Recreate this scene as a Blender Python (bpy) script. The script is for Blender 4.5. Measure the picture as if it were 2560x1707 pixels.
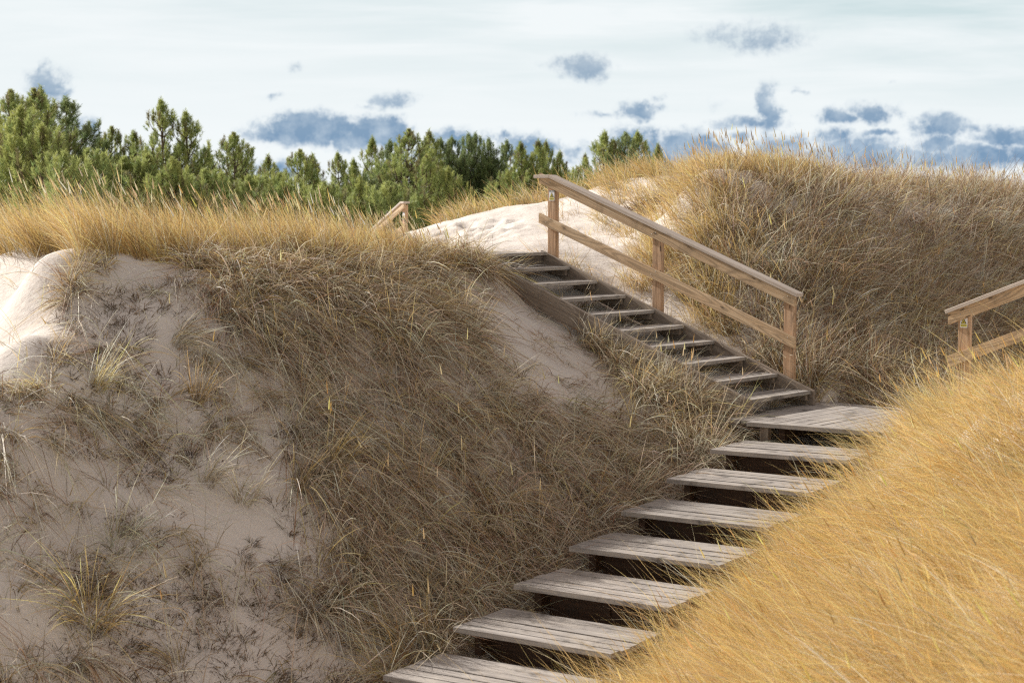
import bpy, math, random
import numpy as np

# ------------------------------------------------------------------ clear, camera, sky, sun, exposure
for o in list(bpy.data.objects):
    bpy.data.objects.remove(o)
scene = bpy.context.scene
COL = scene.collection
R = math.radians
rng = np.random.default_rng(7)
random.seed(7)

F = 4400.0            # focal length in pixels of the 2560 px wide photograph
PITCH = 0.0796
cam = bpy.data.cameras.new("camera")
cam_ob = bpy.data.objects.new("camera", cam)
COL.objects.link(cam_ob)
cam.sensor_width = 36.0
cam.lens = F / 2560 * 36
cam.clip_start = 0.1
cam.clip_end = 8000
cam_ob.location = (0, 0, 0)
cam_ob.rotation_euler = (math.pi / 2 - PITCH, 0, 0)
cam.dof.use_dof = True
cam.dof.focus_distance = 20.0
cam.dof.aperture_fstop = 3.2
scene.camera = cam_ob
scene.cycles.use_denoising = False
scene.cycles.filter_width = 1.25
scene.cycles.max_bounces = 8
scene.cycles.diffuse_bounces = 4
scene.cycles.transmission_bounces = 4

SUN_AZ, SUN_EL = -55.0, 29.6       # degrees; azimuth from straight ahead, minus = left
SUN_STRENGTH = 5.0
EXPOSURE = 0.60
scene.view_settings.view_transform = 'Standard'
scene.view_settings.look = 'None'
scene.view_settings.gamma = 1.0
scene.view_settings.exposure = EXPOSURE
scene.view_settings.use_curve_mapping = False
sd = np.array([math.sin(R(SUN_AZ)) * math.cos(R(SUN_EL)), math.cos(R(SUN_AZ)) * math.cos(R(SUN_EL)), math.sin(R(SUN_EL))])
sun = bpy.data.lights.new("sun", 'SUN')
sun.energy = SUN_STRENGTH
sun.angle = R(0.5)
sun.color = (1.0, 0.97, 0.92)
sun_ob = bpy.data.objects.new("sun", sun)
COL.objects.link(sun_ob)
from mathutils import Vector, Matrix
sun_ob.rotation_euler = Vector(sd).to_track_quat('Z', 'Y').to_euler()


class NT:
    """small helper round a node tree"""
    def __init__(self, tree):
        self.t = tree
        tree.nodes.clear()

    def n(self, kind, ins=None, **attrs):
        nd = self.t.nodes.new(kind)
        for k, v in attrs.items():
            setattr(nd, k, v)
        for k, v in (ins or {}).items():
            s = nd.inputs[k]
            if isinstance(v, bpy.types.NodeSocket):
                self.t.links.new(v, s)
            else:
                s.default_value = v
        return nd

    def math(self, op, a, b=0.0, clamp=False):
        return self.n('ShaderNodeMath', {0: a, 1: b}, operation=op, use_clamp=clamp).outputs[0]

    def mix(self, f, a, b, mode='MIX'):
        nd = self.t.nodes.new('ShaderNodeMix')
        nd.data_type = 'RGBA'
        nd.blend_type = mode
        for idx, v in ((0, f), (6, a), (7, b)):
            if isinstance(v, bpy.types.NodeSocket):
                self.t.links.new(v, nd.inputs[idx])
            else:
                nd.inputs[idx].default_value = v if idx == 0 else (tuple(v) + (1.0,))[:4]
        return nd.outputs[2]

    def ramp(self, f, stops, interp='LINEAR'):
        nd = self.n('ShaderNodeValToRGB', {0: f})
        cr = nd.color_ramp
        cr.interpolation = interp
        while len(cr.elements) < len(stops):
            cr.elements.new(0.5)
        for e, (p, c) in zip(cr.elements, stops):
            e.position = p
            e.color = (tuple(c) + (1.0,))[:4] if not isinstance(c, (int, float)) else (c, c, c, 1)
        return nd.outputs[0]

    def maprange(self, v, a, b, c=0.0, d=1.0, smooth=False):
        nd = self.n('ShaderNodeMapRange', {0: v, 1: a, 2: b, 3: c, 4: d})
        if smooth:
            nd.interpolation_type = 'SMOOTHSTEP'
        return nd.outputs[0]


# ---- sky: warm tinted Nishita sky overhead, a bright thin veil low down, blue grey cumulus near the horizon
world = bpy.data.worlds.new("World")
scene.world = world
world.use_nodes = True
W = NT(world.node_tree)
sky = W.n('ShaderNodeTexSky', sky_type='NISHITA', sun_disc=False, sun_elevation=R(SUN_EL), sun_rotation=R(SUN_AZ),
          air_density=1.0, dust_density=1.5, ozone_density=1.0)
tc = W.n('ShaderNodeTexCoord')
sep = W.n('ShaderNodeSeparateXYZ', {0: tc.outputs['Generated']})
az = W.math('MULTIPLY', W.math('ARCTAN2', sep.outputs[0], sep.outputs[1]), 57.2958)
el = W.math('MULTIPLY', W.math('ARCSINE', sep.outputs[2]), 57.2958)
V = W.n('ShaderNodeCombineXYZ', {0: az, 1: el, 2: 0.0}).outputs[0]
# warp so that the blobs get ragged, cauliflower edges
nz1 = W.n('ShaderNodeTexNoise', {'Vector': V, 'Scale': 1.0, 'Detail': 6.0, 'Roughness': 0.6})
nz2 = W.n('ShaderNodeTexNoise', {'Vector': V, 'Scale': 3.2, 'Detail': 5.0, 'Roughness': 0.65})
off = W.n('ShaderNodeVectorMath', {0: nz1.outputs['Color'], 1: (0.5, 0.5, 0.5)}, operation='SUBTRACT').outputs[0]
off = W.n('ShaderNodeVectorMath', {0: off, 1: (1.9, 0.75, 0.0)}, operation='MULTIPLY').outputs[0]
VW = W.n('ShaderNodeVectorMath', {0: V, 1: off}, operation='ADD').outputs[0]


def px_ang(px, py):
    """direction of a pixel of the photograph as azimuth and elevation in degrees"""
    x, u = (px - 1280) / F, (853.5 - py) / F
    d = np.array([x, math.cos(PITCH) + u * math.sin(PITCH), -math.sin(PITCH) + u * math.cos(PITCH)])
    d /= np.linalg.norm(d)
    return math.degrees(math.atan2(d[0], d[1])), math.degrees(math.asin(d[2]))


# cloud: centre and half sizes in photograph pixels, strength
CLOUDS = [(775, 325, 120, 42, 1.1), (690, 338, 90, 20, .8), (860, 350, 60, 24, .95), (935, 330, 85, 40, 1.08), (985, 322, 50, 26, .8),
          (120, 215, 62, 45, .75), (105, 180, 25, 30, .6), (232, 322, 30, 36, .65), (740, 168, 40, 18, .5), (680, 240, 34, 13, .55),
          (985, 252, 60, 26, .7), (920, 264, 55, 12, .5), (1470, 165, 75, 34, .8), (1400, 158, 60, 22, .5),
          (1905, 95, 150, 42, .62), (1790, 85, 80, 36, .5), (1600, 280, 62, 24, .85), (1500, 288, 80, 15, .5), (1640, 248, 30, 15, .5),
          (1920, 275, 42, 60, .9), (1870, 308, 110, 22, .65), (1790, 270, 50, 40, .35), (2085, 290, 62, 24, .8), (2170, 280, 62, 30, .75), (2235, 285, 40, 25, .5),
          (2005, 228, 28, 10, .5), (2230, 205, 26, 14, .35), (2360, 318, 85, 32, .85), (2450, 322, 40, 18, .6), (2520, 342, 85, 26, .85), (2440, 372, 80, 30, .55),
          (2190, 330, 50, 14, .7), (1160, 350, 70, 34, .75), (1320, 370, 90, 40, .8), (1450, 380, 60, 34, .6), (1600, 355, 85, 42, .85),
          (1720, 365, 90, 44, .95), (1850, 345, 45, 24, .6), (1960, 375, 95, 42, .8), (2080, 345, 60, 30, .7), (2160, 385, 110, 46, .95),
          (2290, 395, 110, 34, .85), (2440, 395, 110, 36, .9), (1530, 385, 60, 26, .7), (1660, 400, 90, 24, .75), (1800, 395, 80, 22, .7), (1900, 402, 80, 18, .7), (1250, 345, 34, 22, .6), (1110, 340, 40, 26, .7), (2350, 360, 60, 26, .8), (2060, 388, 60, 24, .7), (1990, 345, 40, 16, .6), (2560, 390, 80, 34, .85), (1400, 400, 160, 30, .5), (2000, 400, 240, 26, .55), (700, 425, 110, 28, .65), (1060, 385, 70, 30, .6), (480, 440, 80, 30, .4)]
dens = None
for (px, py, rx, ry, st) in CLOUDS:
    a0, e0 = px_ang(px, py)
    k = 57.2958 / F
    v = W.n('ShaderNodeVectorMath', {0: VW, 1: (a0, e0 - 0.0, 0)}, operation='SUBTRACT').outputs[0]
    v = W.n('ShaderNodeVectorMath', {0: v, 1: (1 / (rx * k * 1.02), 1 / (ry * k * 1.05), 0)}, operation='MULTIPLY').outputs[0]
    ln = W.n('ShaderNodeVectorMath', {0: v}, operation='LENGTH').outputs['Value']
    m = W.maprange(ln, 1.75, 0.15, 0.0, st * 1.12)
    dens = m if dens is None else W.math('MAXIMUM', dens, m)
# clouds elsewhere round the horizon, for any other direction of view
fld = W.n('ShaderNodeTexNoise', {'Vector': W.n('ShaderNodeVectorMath', {0: V, 1: (.12, .45, 0)}, operation='MULTIPLY').outputs[0], 'Scale': 1.0, 'Detail': 6.0, 'Roughness': .6}).outputs[0]
side = W.maprange(W.math('ABSOLUTE', az), 17.0, 24.0, 0, 1)
band = W.math('MULTIPLY', W.maprange(el, 14.0, 3.0, 0, 1), W.maprange(el, -1.0, 1.0, 0, 1))
other = W.math('MULTIPLY', W.math('MULTIPLY', W.maprange(fld, .52, .68, 0, .9), side), band)
dens = W.math('MAXIMUM', dens, other)
frag = W.maprange(nz2.outputs[0], .30, .68, .74, 1.15)
dens = W.math('MULTIPLY', dens, frag)
dens = W.maprange(dens, .24, .74, 0, 1, True)
# thin veil with long streaks higher up
sv = W.n('ShaderNodeVectorMath', {0: V, 1: (.10, .95, 0)}, operation='MULTIPLY').outputs[0]
rot = W.n('ShaderNodeVectorRotate', {'Vector': sv, 'Angle': R(4)}, rotation_type='Z_AXIS').outputs[0]
stk = W.n('ShaderNodeTexNoise', {'Vector': rot, 'Scale': 1.0, 'Detail': 5.0, 'Roughness': .55, 'Distortion': .4}).outputs[0]
up = W.maprange(el, 1.8, 7.2, 0, 1)
rightw = W.maprange(az, -14.0, 16.0, .35, 1.0)
thin = W.math('MULTIPLY', W.math('MULTIPLY', up, rightw), W.maprange(stk, .34, .64, 0.05, 1.0), True)
SK = 10.0
veil_c = W.mix(thin, (.595 * SK, .625 * SK, .635 * SK), (.35 * SK, .45 * SK, .47 * SK))
cl_c = W.ramp(dens, [(0.0, (.56, .61, .65)), (.3, (.37, .435, .50)), (.6, (.25, .325, .415)), (1.0, (.125, .21, .32))])
cl_c = W.mix(W.maprange(nz1.outputs[0], .42, .66, 0, .55), cl_c, (.45, .51, .56))
cl_c = W.mix(1.0, cl_c, (SK, SK, SK), 'MULTIPLY')
grey = W.maprange(el, 1.8, 4.6, 0, .5)
cl_c = W.mix(grey, cl_c, (.33 * SK, .385 * SK, .43 * SK))
veil_c = W.mix(W.math('MULTIPLY', dens, .97), veil_c, cl_c)
low = W.maprange(el, 9.0, 24.0, 1.0, 0.0, True)      # the bright veil low down, overhead a warm tint added to warm the shade
overhead = W.mix(.86, sky.outputs[0], (.36 * SK, .318 * SK, .295 * SK))
colr = W.mix(low, overhead, veil_c)
bg = W.n('ShaderNodeBackground', {'Color': colr, 'Strength': 0.1})
W.t.links.new(bg.outputs[0], W.n('ShaderNodeOutputWorld').inputs[0])


# ------------------------------------------------------------------ tags and small builders
def tag(o, label=None, cat=None, group=None, kind=None):
    for k, v in (('label', label), ('category', cat), ('group', group), ('kind', kind)):
        if v:
            o[k] = v
    return o


def empty(name, loc=(0, 0, 0), rz=0):
    o = bpy.data.objects.new(name, None)
    o.empty_display_size = 0.2
    o.location = loc
    o.rotation_euler = (0, 0, rz)
    COL.objects.link(o)
    return o


def np_mesh(name, verts, tris=None, quads=None, cols=None, mat=None):
    me = bpy.data.meshes.new(name)
    me.vertices.add(len(verts))
    me.vertices.foreach_set('co', np.asarray(verts, np.float32).ravel())
    idx, starts, n = [], [], 0
    for arr, k in ((quads, 4), (tris, 3)):
        if arr is not None and len(arr):
            idx.append(np.asarray(arr, np.int32).ravel())
            starts.append(n + np.arange(len(arr), dtype=np.int32) * k)
            n += len(arr) * k
    idx = np.concatenate(idx)
    starts = np.concatenate(starts)
    me.loops.add(len(idx))
    me.loops.foreach_set('vertex_index', idx)
    me.polygons.add(len(starts))
    me.polygons.foreach_set('loop_start', starts)
    me.update(calc_edges=True)
    if cols is not None:
        ca = me.color_attributes.new('Col', 'FLOAT_COLOR', 'POINT')
        c4 = np.ones((len(verts), 4), np.float32)
        c4[:, :3] = cols
        ca.data.foreach_set('color', c4.ravel())
    if mat:
        me.materials.append(mat)
    return me


def link(name, me, parent=None):
    o = bpy.data.objects.new(name, me)
    COL.objects.link(o)
    if parent:
        o.parent = parent
    return o


def nrm(a):
    a = np.asarray(a, float)
    return a / np.maximum(np.linalg.norm(a, axis=-1, keepdims=True), 1e-9)


# ------------------------------------------------------------------ materials
def new_mat(name):
    m = bpy.data.materials.new(name)
    m.use_nodes = True
    return m, NT(m.node_tree)


def finish(T, shader, disp=None):
    out = T.n('ShaderNodeOutputMaterial')
    T.t.links.new(shader, out.inputs[0])


def mat_sand():
    m, T = new_mat('sand')
    tc = T.n('ShaderNodeTexCoord').outputs['Object']
    big = T.n('ShaderNodeTexNoise', {'Vector': tc, 'Scale': .55, 'Detail': 4.0}).outputs[0]
    fine = T.n('ShaderNodeTexNoise', {'Vector': tc, 'Scale': 95.0, 'Detail': 3.0, 'Roughness': .7}).outputs[0]
    mid = T.n('ShaderNodeTexNoise', {'Vector': tc, 'Scale': 9.0, 'Detail': 5.0, 'Roughness': .6}).outputs[0]
    c = T.mix(big, (.61, .545, .487), (.71, .65, .59))
    c = T.mix(T.maprange(fine, .35, .75, 0, .35), c, (.42, .36, .30))
    # bits of dead plant litter trodden and blown into the sand
    lit = T.n('ShaderNodeTexNoise', {'Vector': tc, 'Scale': 38.0, 'Detail': 4.0, 'Roughness': .75}).outputs[0]
    litm = T.math('MULTIPLY', T.maprange(lit, .64, .74, 0, 1), T.maprange(mid, .5, .66, 0, 1))
    att = T.n('ShaderNodeAttribute', attribute_name='Col')
    litm = T.math('MULTIPLY', litm, att.outputs['Fac'])
    c = T.mix(litm, c, (.10, .075, .05))
    # forest floor far away
    pos = T.n('ShaderNodeSeparateXYZ', {0: tc})
    fl = T.maprange(pos.outputs[1], 44.0, 56.0, 0, 1)
    c = T.mix(fl, c, (.10, .095, .055))
    rp = T.n('ShaderNodeTexWave', {'Vector': tc, 'Scale': 3.2, 'Distortion': 5.0, 'Detail': 3.0, 'Detail Scale': 1.2}, wave_type='BANDS', bands_direction='DIAGONAL').outputs[1]
    hgt = T.math('ADD', T.math('MULTIPLY', mid, .02), T.math('ADD', T.math('MULTIPLY', rp, .004), T.math('MULTIPLY', fine, .004)))
    bp = T.n('ShaderNodeBump', {'Height': hgt, 'Strength': .8, 'Distance': 1.0})
    b = T.n('ShaderNodeBsdfPrincipled', {'Base Color': c, 'Roughness': .95, 'Specular IOR Level': .1, 'Normal': bp.outputs[0]})
    finish(T, b.outputs[0])
    return m


def mat_grass(name, transl=.35):
    m, T = new_mat(name)
    att = T.n('ShaderNodeAttribute', attribute_name='Col')
    b = T.n('ShaderNodeBsdfPrincipled', {'Base Color': att.outputs[0], 'Roughness': .55, 'Specular IOR Level': .35})
    t = T.n('ShaderNodeBsdfTranslucent', {'Color': att.outputs[0]})
    mx = T.n('ShaderNodeMixShader', {0: transl, 1: b.outputs[0], 2: t.outputs[0]})
    finish(T, mx.outputs[0])
    return m


def mat_wood(name, c_dark, c_mid, c_light, line=.5, knots=.6, rough=.75, rings=.5, grime=0.0, dust=0.0):
    m, T = new_mat(name)
    uv = T.n('ShaderNodeUVMap').outputs[0]
    oi = T.n('ShaderNodeObjectInfo').outputs['Random']
    s1 = T.n('ShaderNodeVectorMath', {0: uv, 1: (1.1, 22.0, 1)}, operation='MULTIPLY').outputs[0]
    s2 = T.n('ShaderNodeVectorMath', {0: uv, 1: (2.2, 110.0, 1)}, operation='MULTIPLY').outputs[0]
    s3 = T.n('ShaderNodeVectorMath', {0: uv, 1: (.55, 5.0, 1)}, operation='MULTIPLY').outputs[0]
    g1 = T.n('ShaderNodeTexNoise', {'Vector': s1, 'Scale': 1.0, 'Detail': 5.0, 'Roughness': .6, 'Distortion': .3}).outputs[0]
    g2 = T.n('ShaderNodeTexNoise', {'Vector': s2, 'Scale': 1.0, 'Detail': 3.0, 'Roughness': .6}).outputs[0]
    rg = T.n('ShaderNodeTexNoise', {'Vector': s3, 'Scale': 1.0, 'Detail': 1.0}).outputs[0]
    ring = T.math('FRACT', T.math('MULTIPLY', rg, 13.0))
    ring = T.maprange(T.math('ABSOLUTE', T.math('SUBTRACT', ring, .5)), .20, .5, 0, 1)
    c = T.ramp(g1, [(.25, c_dark), (.5, c_mid), (.78, c_light)])
    c = T.mix(T.math('MULTIPLY', ring, rings), c, tuple(x * .55 for x in c_mid))
    c = T.mix(T.math('MULTIPLY', T.maprange(g2, .56, .72, 0, 1), line), c, tuple(x * .35 for x in c_dark))
    kv = T.n('ShaderNodeVectorMath', {0: uv, 1: (2.6, 7.5, 1)}, operation='MULTIPLY').outputs[0]
    vo = T.n('ShaderNodeTexVoronoi', {'Vector': kv, 'Scale': 1.0, 'Randomness': 1.0}).outputs['Distance']
    c = T.mix(T.math('MULTIPLY', T.maprange(vo, .13, .07, 0, 1), knots), c, tuple(x * .3 for x in c_dark))
    if grime:
        tc = T.n('ShaderNodeTexCoord').outputs['Object']
        bl = T.n('ShaderNodeTexNoise', {'Vector': tc, 'Scale': 3.0, 'Detail': 6.0, 'Roughness': .7}).outputs[0]
        c = T.mix(T.math('MULTIPLY', T.maprange(bl, .54, .66, 0, 1), grime), c, (.045, .038, .032))
    if dust:
        tc = T.n('ShaderNodeTexCoord').outputs['Object']
        bl = T.n('ShaderNodeTexNoise', {'Vector': tc, 'Scale': 2.2, 'Detail': 7.0, 'Roughness': .75}).outputs[0]
        c = T.mix(T.math('MULTIPLY', T.maprange(bl, .45, .7, 0, 1), dust), c, (.55, .49, .42))
    c = T.mix(1.0, c, T.ramp(oi, [(0, (.88, .87, .86)), (1, (1.08, 1.06, 1.05))]), 'MULTIPLY')
    hgt = T.math('SUBTRACT', T.math('MULTIPLY', g1, .003), T.math('MULTIPLY', g2, .003))
    bp = T.n('ShaderNodeBump', {'Height': hgt, 'Strength': .7, 'Distance': 1.0})
    b = T.n('ShaderNodeBsdfPrincipled', {'Base Color': c, 'Roughness': rough, 'Specular IOR Level': .25, 'Normal': bp.outputs[0]})
    finish(T, b.outputs[0])
    return m


def mat_plain(name, col, rough=.6, metal=0.0, var=.12, scale=40.0):
    m, T = new_mat(name)
    tc = T.n('ShaderNodeTexCoord').outputs['Object']
    nz = T.n('ShaderNodeTexNoise', {'Vector': tc, 'Scale': scale, 'Detail': 4.0}).outputs[0]
    c = T.mix(nz, tuple(x * (1 - var) for x in col), tuple(min(1, x * (1 + var)) for x in col))
    b = T.n('ShaderNodeBsdfPrincipled', {'Base Color': c, 'Roughness': rough, 'Metallic': metal})
    finish(T, b.outputs[0])
    return m


def mat_bark():
    m, T = new_mat('pine_bark')
    tc = T.n('ShaderNodeTexCoord').outputs['Object']
    sv = T.n('ShaderNodeVectorMath', {0: tc, 1: (9, 9, 3)}, operation='MULTIPLY').outputs[0]
    nz = T.n('ShaderNodeTexNoise', {'Vector': sv, 'Scale': 1.0, 'Detail': 5.0}).outputs[0]
    c = T.ramp(nz, [(.3, (.06, .042, .032)), (.7, (.20, .13, .085))])
    b = T.n('ShaderNodeBsdfPrincipled', {'Base Color': c, 'Roughness': .9})
    finish(T, b.outputs[0])
    return m


M = {
    'sand': mat_sand(),
    'grass': mat_grass('dry_grass', .35),
    'needle': mat_grass('pine_needles', .42),
    'rail': mat_wood('rail_timber', (.36, .235, .13), (.53, .375, .225), (.62, .485, .33), line=.6, knots=.95, rings=.9, grime=.3, dust=.10),
    'cap': mat_wood('weathered_rail_top', (.34, .28, .23), (.47, .40, .34), (.58, .52, .45), line=.4, knots=.3, rings=.2),
    'post': mat_wood('post_timber', (.35, .20, .11), (.50, .32, .19), (.60, .43, .29), line=.6, knots=.95, rings=.8, grime=.3, dust=.08),
    'tread': mat_wood('grey_tread_timber', (.20, .175, .158), (.325, .295, .268), (.50, .46, .42), line=.9, knots=.25, rings=.12, grime=.75, dust=.48),
    'stringer': mat_wood('stringer_timber', (.16, .12, .09), (.26, .21, .165), (.37, .31, .25), line=.5, knots=.4, rings=.2, grime=.4),
    'beam': mat_wood('shade_dark_timber', (.05, .028, .018), (.085, .048, .03), (.12, .07, .045), line=.4, knots=.3, rings=.2, grime=.5),  # under-step shade is put into this very dark timber colour
    'bark': mat_bark(),
    'white': mat_plain('sign_white', (.80, .80, .82), .35),
    'yellow': mat_plain('sign_yellow', (.80, .66, .05), .35),
    'black': mat_plain('sign_black', (.03, .03, .03), .4),
    'slate': mat_plain('sign_slate', (.10, .14, .15), .4),
    'steel': mat_plain('screw_steel', (.45, .43, .40), .45, .8),
}


# ------------------------------------------------------------------ geometry of the stairs (metres, eye at the origin)
RISE = 0.17
TU, GO, WU = 0.7067, 0.4495, 1.2888
U = np.array([math.sin(TU), math.cos(TU), 0.0])          # across the upper flight
VR = np.array([-math.cos(TU), math.sin(TU), 0.0])        # up the upper flight
P0 = np.array([3.4891, 20.4286, -2.1985])                # right nosing of its lowest tread
TL, RL, GL, WL, DL = 0.5861, 0.1877, 0.9176, 1.526, 0.83
MV = np.array([math.sin(TL), math.cos(TL), 0.0])         # up the lower flight
NV = np.array([math.cos(TL), -math.sin(TL), 0.0])        # across it, to the right
L1 = np.array([2.5438, 18.8249, P0[2] - RISE])           # front left corner of the landing
UP = np.array([0, 0, 1.0])


def up_pt(k, a=0.0, z=0.0):
    """upper flight: nosing number k (1 lowest), a metres across to the right of the right edge, z above"""
    return P0 + VR * GO * (k - 1) + UP * (RISE * (k - 1) + z) + U * a


def lo_pt(k, a=0.0, b=0.0, z=0.0):
    """lower flight: step k (1 is the landing), a to the right of its left edge, b behind its front edge"""
    return L1 - MV * GL * (k - 1) - UP * RL * (k - 1) + NV * a + MV * b + UP * z


def unproj(px, py, Y):
    x, u = (px - 1280) / F, (853.5 - py) / F
    d = np.array([x, math.cos(PITCH) + u * math.sin(PITCH), -math.sin(PITCH) + u * math.cos(PITCH)])
    return d * (Y / d[1])


def project(P):
    P = np.asarray(P)
    c, s = math.cos(PITCH), math.sin(PITCH)
    d = P[..., 1] * c - P[..., 2] * s
    u = P[..., 1] * s + P[..., 2] * c
    return 1280 + F * P[..., 0] / d, 853.5 - F * u / d


# ------------------------------------------------------------------ the sand dunes
C = []
def cp(p): C.append(tuple(p))
def cpx(px, py, Y, dz=0.0):
    p = unproj(px, py, Y)
    cp((p[0], p[1], p[2] + dz))
def st(s, t, z):                       # along the lower flight from the landing, t to its left
    p = L1 + MV * s - NV * t
    cp((p[0], p[1], z))
def zf(s): return L1[2] - .32 + s * RL / GL

for k in (1, 2, 3, 4, 5, 6, 7, 8, 9, 10, 12, 14, 17):
    for a in (.05, WL * .5, WL + .05):
        p = lo_pt(k, a, DL * .4, -.32)
        cp(p)
PROF = [(.7, .30), (1.4, .72), (2.6, 1.50), (3.8, 2.30), (4.4, 2.68)]
for s in (-2.4, -3.4, -4.6, -6, -7.5, -9, -11):
    for t, h in PROF:
        if t > 3 and s > -3:
            continue
        if t > 4 and s < -6.5:
            continue
        st(s, t, zf(s) + h)
# beside the upper flight
for k in (1, 2, 3, 4, 5, 6, 7, 8):
    cp(up_pt(k, -WU - .10, {8: -.27}.get(k, -.33)))
    cp(up_pt(k, .25, -.26))
    cp(up_pt(k, -WU * .5, -.30))
for k in (9, 10):
    cp(up_pt(k, -WU - .3, -.04)); cp(up_pt(k, .25, -.2)); cp(up_pt(k, -WU * .5, -.3))
cp(up_pt(12, -WU * .5, -.34 - .0)); cp(up_pt(13, .3, -.50))
cpx(1186, 700, 21.2); cpx(1300, 800, 20.4); cpx(1400, 900, 19.8); cpx(1545, 1034, 19.2); cpx(1090, 760, 19.9)
# left crest and the plateau behind it
for q in ((100, 640, 17.8), (280, 655, 17.9), (400, 672, 18.2), (544, 675, 18.6), (700, 672, 19.2), (900, 660, 20.2), (1050, 652, 21.2), (1150, 652, 22.3)):
    cpx(*q)
for q in ((0, 632, 20), (300, 648, 20.5), (544, 660, 21), (800, 645, 22.5), (1020, 628, 24), (-300, 626, 24), (0, 622, 25), (400, 625, 26), (800, 618, 27), (980, 604, 28), (200, 625, 29), (600, 620, 30)):
    cpx(*q)
for x in (-12, -7, -3):
    cp((x, 34, -1.0)); cp((x, 40, -2.6)); cp((x, 46, -4.4))
# the sunlit shoulder at the far left
cpx(125, 870, 16.2); cpx(60, 975, 15.5)
sA, sB = unproj(280, 655, 17.9), unproj(125, 870, 16.2)
nL = np.array([-.42, -.338, .89])                  # the sunlit face left of the nose of the dune
for px in (60, -30, -160, -400):
    for py in (660, 740, 830, 910):
        if px > 0 and py > 850:
            continue
        d = unproj(px, py, 1.0)
        cp(tuple(d * (nL.dot(sA) / nL.dot(d))))
for q in ((250, 730), (300, 700), (235, 820), (230, 920), (330, 760), (230, 1020)):
    d = unproj(q[0], q[1], 1.0)
    best = None
    for Y_ in np.arange(14, 19.5, .02):
        s_q = np.dot(d * Y_ - L1, MV); t_q = -np.dot(d * Y_ - L1, NV)
        if d[2] * Y_ < zf(s_q) + .30 + .605 * (t_q - .7):
            best = Y_
            break
    if best:
        cp(tuple(d * best))
cp((-6, 13.6, -3.2)); cp((-5.2, 13, -3.2)); cp((-8, 23, -1.2)); cp((-9, 16, -4.0)); cp((-9, 12, -4.0))
cpx(0, 1000, 15.2); cpx(0, 1300, 13.9); cpx(0, 1700, 12.5); cpx(300, 1700, 12.9); cpx(600, 1700, 13.3)
# white sand rising behind the deck, and its ridge
for q in ((1200, 590, 26.5), (1300, 565, 26.5), (1420, 585, 25.6), (1510, 610, 24.8), (1600, 650, 24.2), (1690, 720, 23.2), (1060, 575, 28.5), (1150, 538, 29.2), (1273, 512, 29.8), (1345, 506, 30), (1415, 492, 30), (1500, 466, 29.5),
          (1560, 446, 29.2), (1640, 438, 29), (1600, 500, 27.5), (1640, 560, 26), (1500, 530, 28)):
    cpx(*q)
for x in (0, 2.5, 5):
    cp((x - 1, 34, -.4)); cp((x, 40, -2.6)); cp((x, 46, -4.4))
for s, n_, h in ((.2, .6, .10), (.8, .7, .10), (1.5, .8, .06), (-.5, .6, .05), (.2, 1.3, .16), (1.0, 1.5, .16), (-.6, 1.3, .16), (2.2, 1.0, 0)):
    st(s, -(WL + n_), L1[2] + h)
# keep the saddle by the distant railing low
for q in ((980, 606, 31), (925, 612, 33), (1040, 590, 31.5), (860, 618, 31)):
    cpx(*q)
# right dune
def cd(X, Y_, D): cpx(X * 1.0884, Y_ * 1.0884, D)
for q in ((1600, 402, 25.8), (1720, 397, 26.3), (1800, 404, 26.9), (1900, 418, 27.7), (2100, 438, 29.6), (2350, 462, 32), (2600, 478, 34.5),
          (1660, 560, 23.9), (1700, 640, 23.2), (1750, 520, 24.8), (1800, 660, 23.1), (1850, 560, 24.9), (1950, 640, 24.3), (1950, 760, 22.9), (2000, 520, 26.6), (2100, 640, 25.8), (2150, 760, 24.3), (2300, 640, 27.9), (2350, 540, 29.9), (2450, 640, 29.4), (2350, 760, 26.3),
          (1700, 424, 29), (1800, 430, 30), (1950, 450, 31), (2100, 468, 32.5), (2250, 478, 34), (2400, 486, 36),
          (1880, 850, 21.7), (1985, 900, 21.2), (2100, 885, 22.3), (2250, 870, 23.8), (2400, 860, 25.3), (2600, 850, 27)):
    cd(*q)
for q in ((4, 34, -.6), (7, 38, -1.2), (11, 40, -.6), (6, 44, -3.4), (12, 46, -3.4), (15, 36, .2), (16, 28, -1.6), (18, 40, -.6), (9, 20.5, -2.3), (12, 22, -2.0)):
    cp(q)

# the grassy bank on the right, towards the camera
for s in (-1.6, -3, -5, -7, -9, -11, -13):
    for n_, h in ((.6, .20), (1.3, .54), (2.2, 1.0), (3.2, 1.52), (4.4, 2.15), (5.8, 2.75)):
        if s > -2 and n_ > 1.5:
            continue
        h = min(h, 1.25 + max(0, -s - 3) * .26)
        st(s, -(WL + n_), zf(s) + h)
cpx(2560, 980, 15.3); cpx(2440, 1025, 15.8); cpx(2700, 945, 15); cpx(2330, 1050, 16.8); cpx(2560, 985, 16.3); cpx(2650, 965, 16.3); cpx(2612, 985, 15.8); cpx(2450, 1035, 16.8); cpx(2560, 1015, 14.0); cpx(2450, 1065, 14.5)
for q in ((5.2, 18.4, -2.35), (6.5, 18.2, -1.9), (8, 15, -1.4), (8, 10, -1.2), (5, 6, -1.45), (3, 3, -1.7), (0, 0, -1.75), (0, -5, -2.0), (-4, 4, -3.4), (-5, 0, -3.2), (6, 0, -1.2), (10, 17, -1.9), (-3, 8, -4.0), (-8, 7, -4.6)):
    cp(q)
C = np.array(C)


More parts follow.
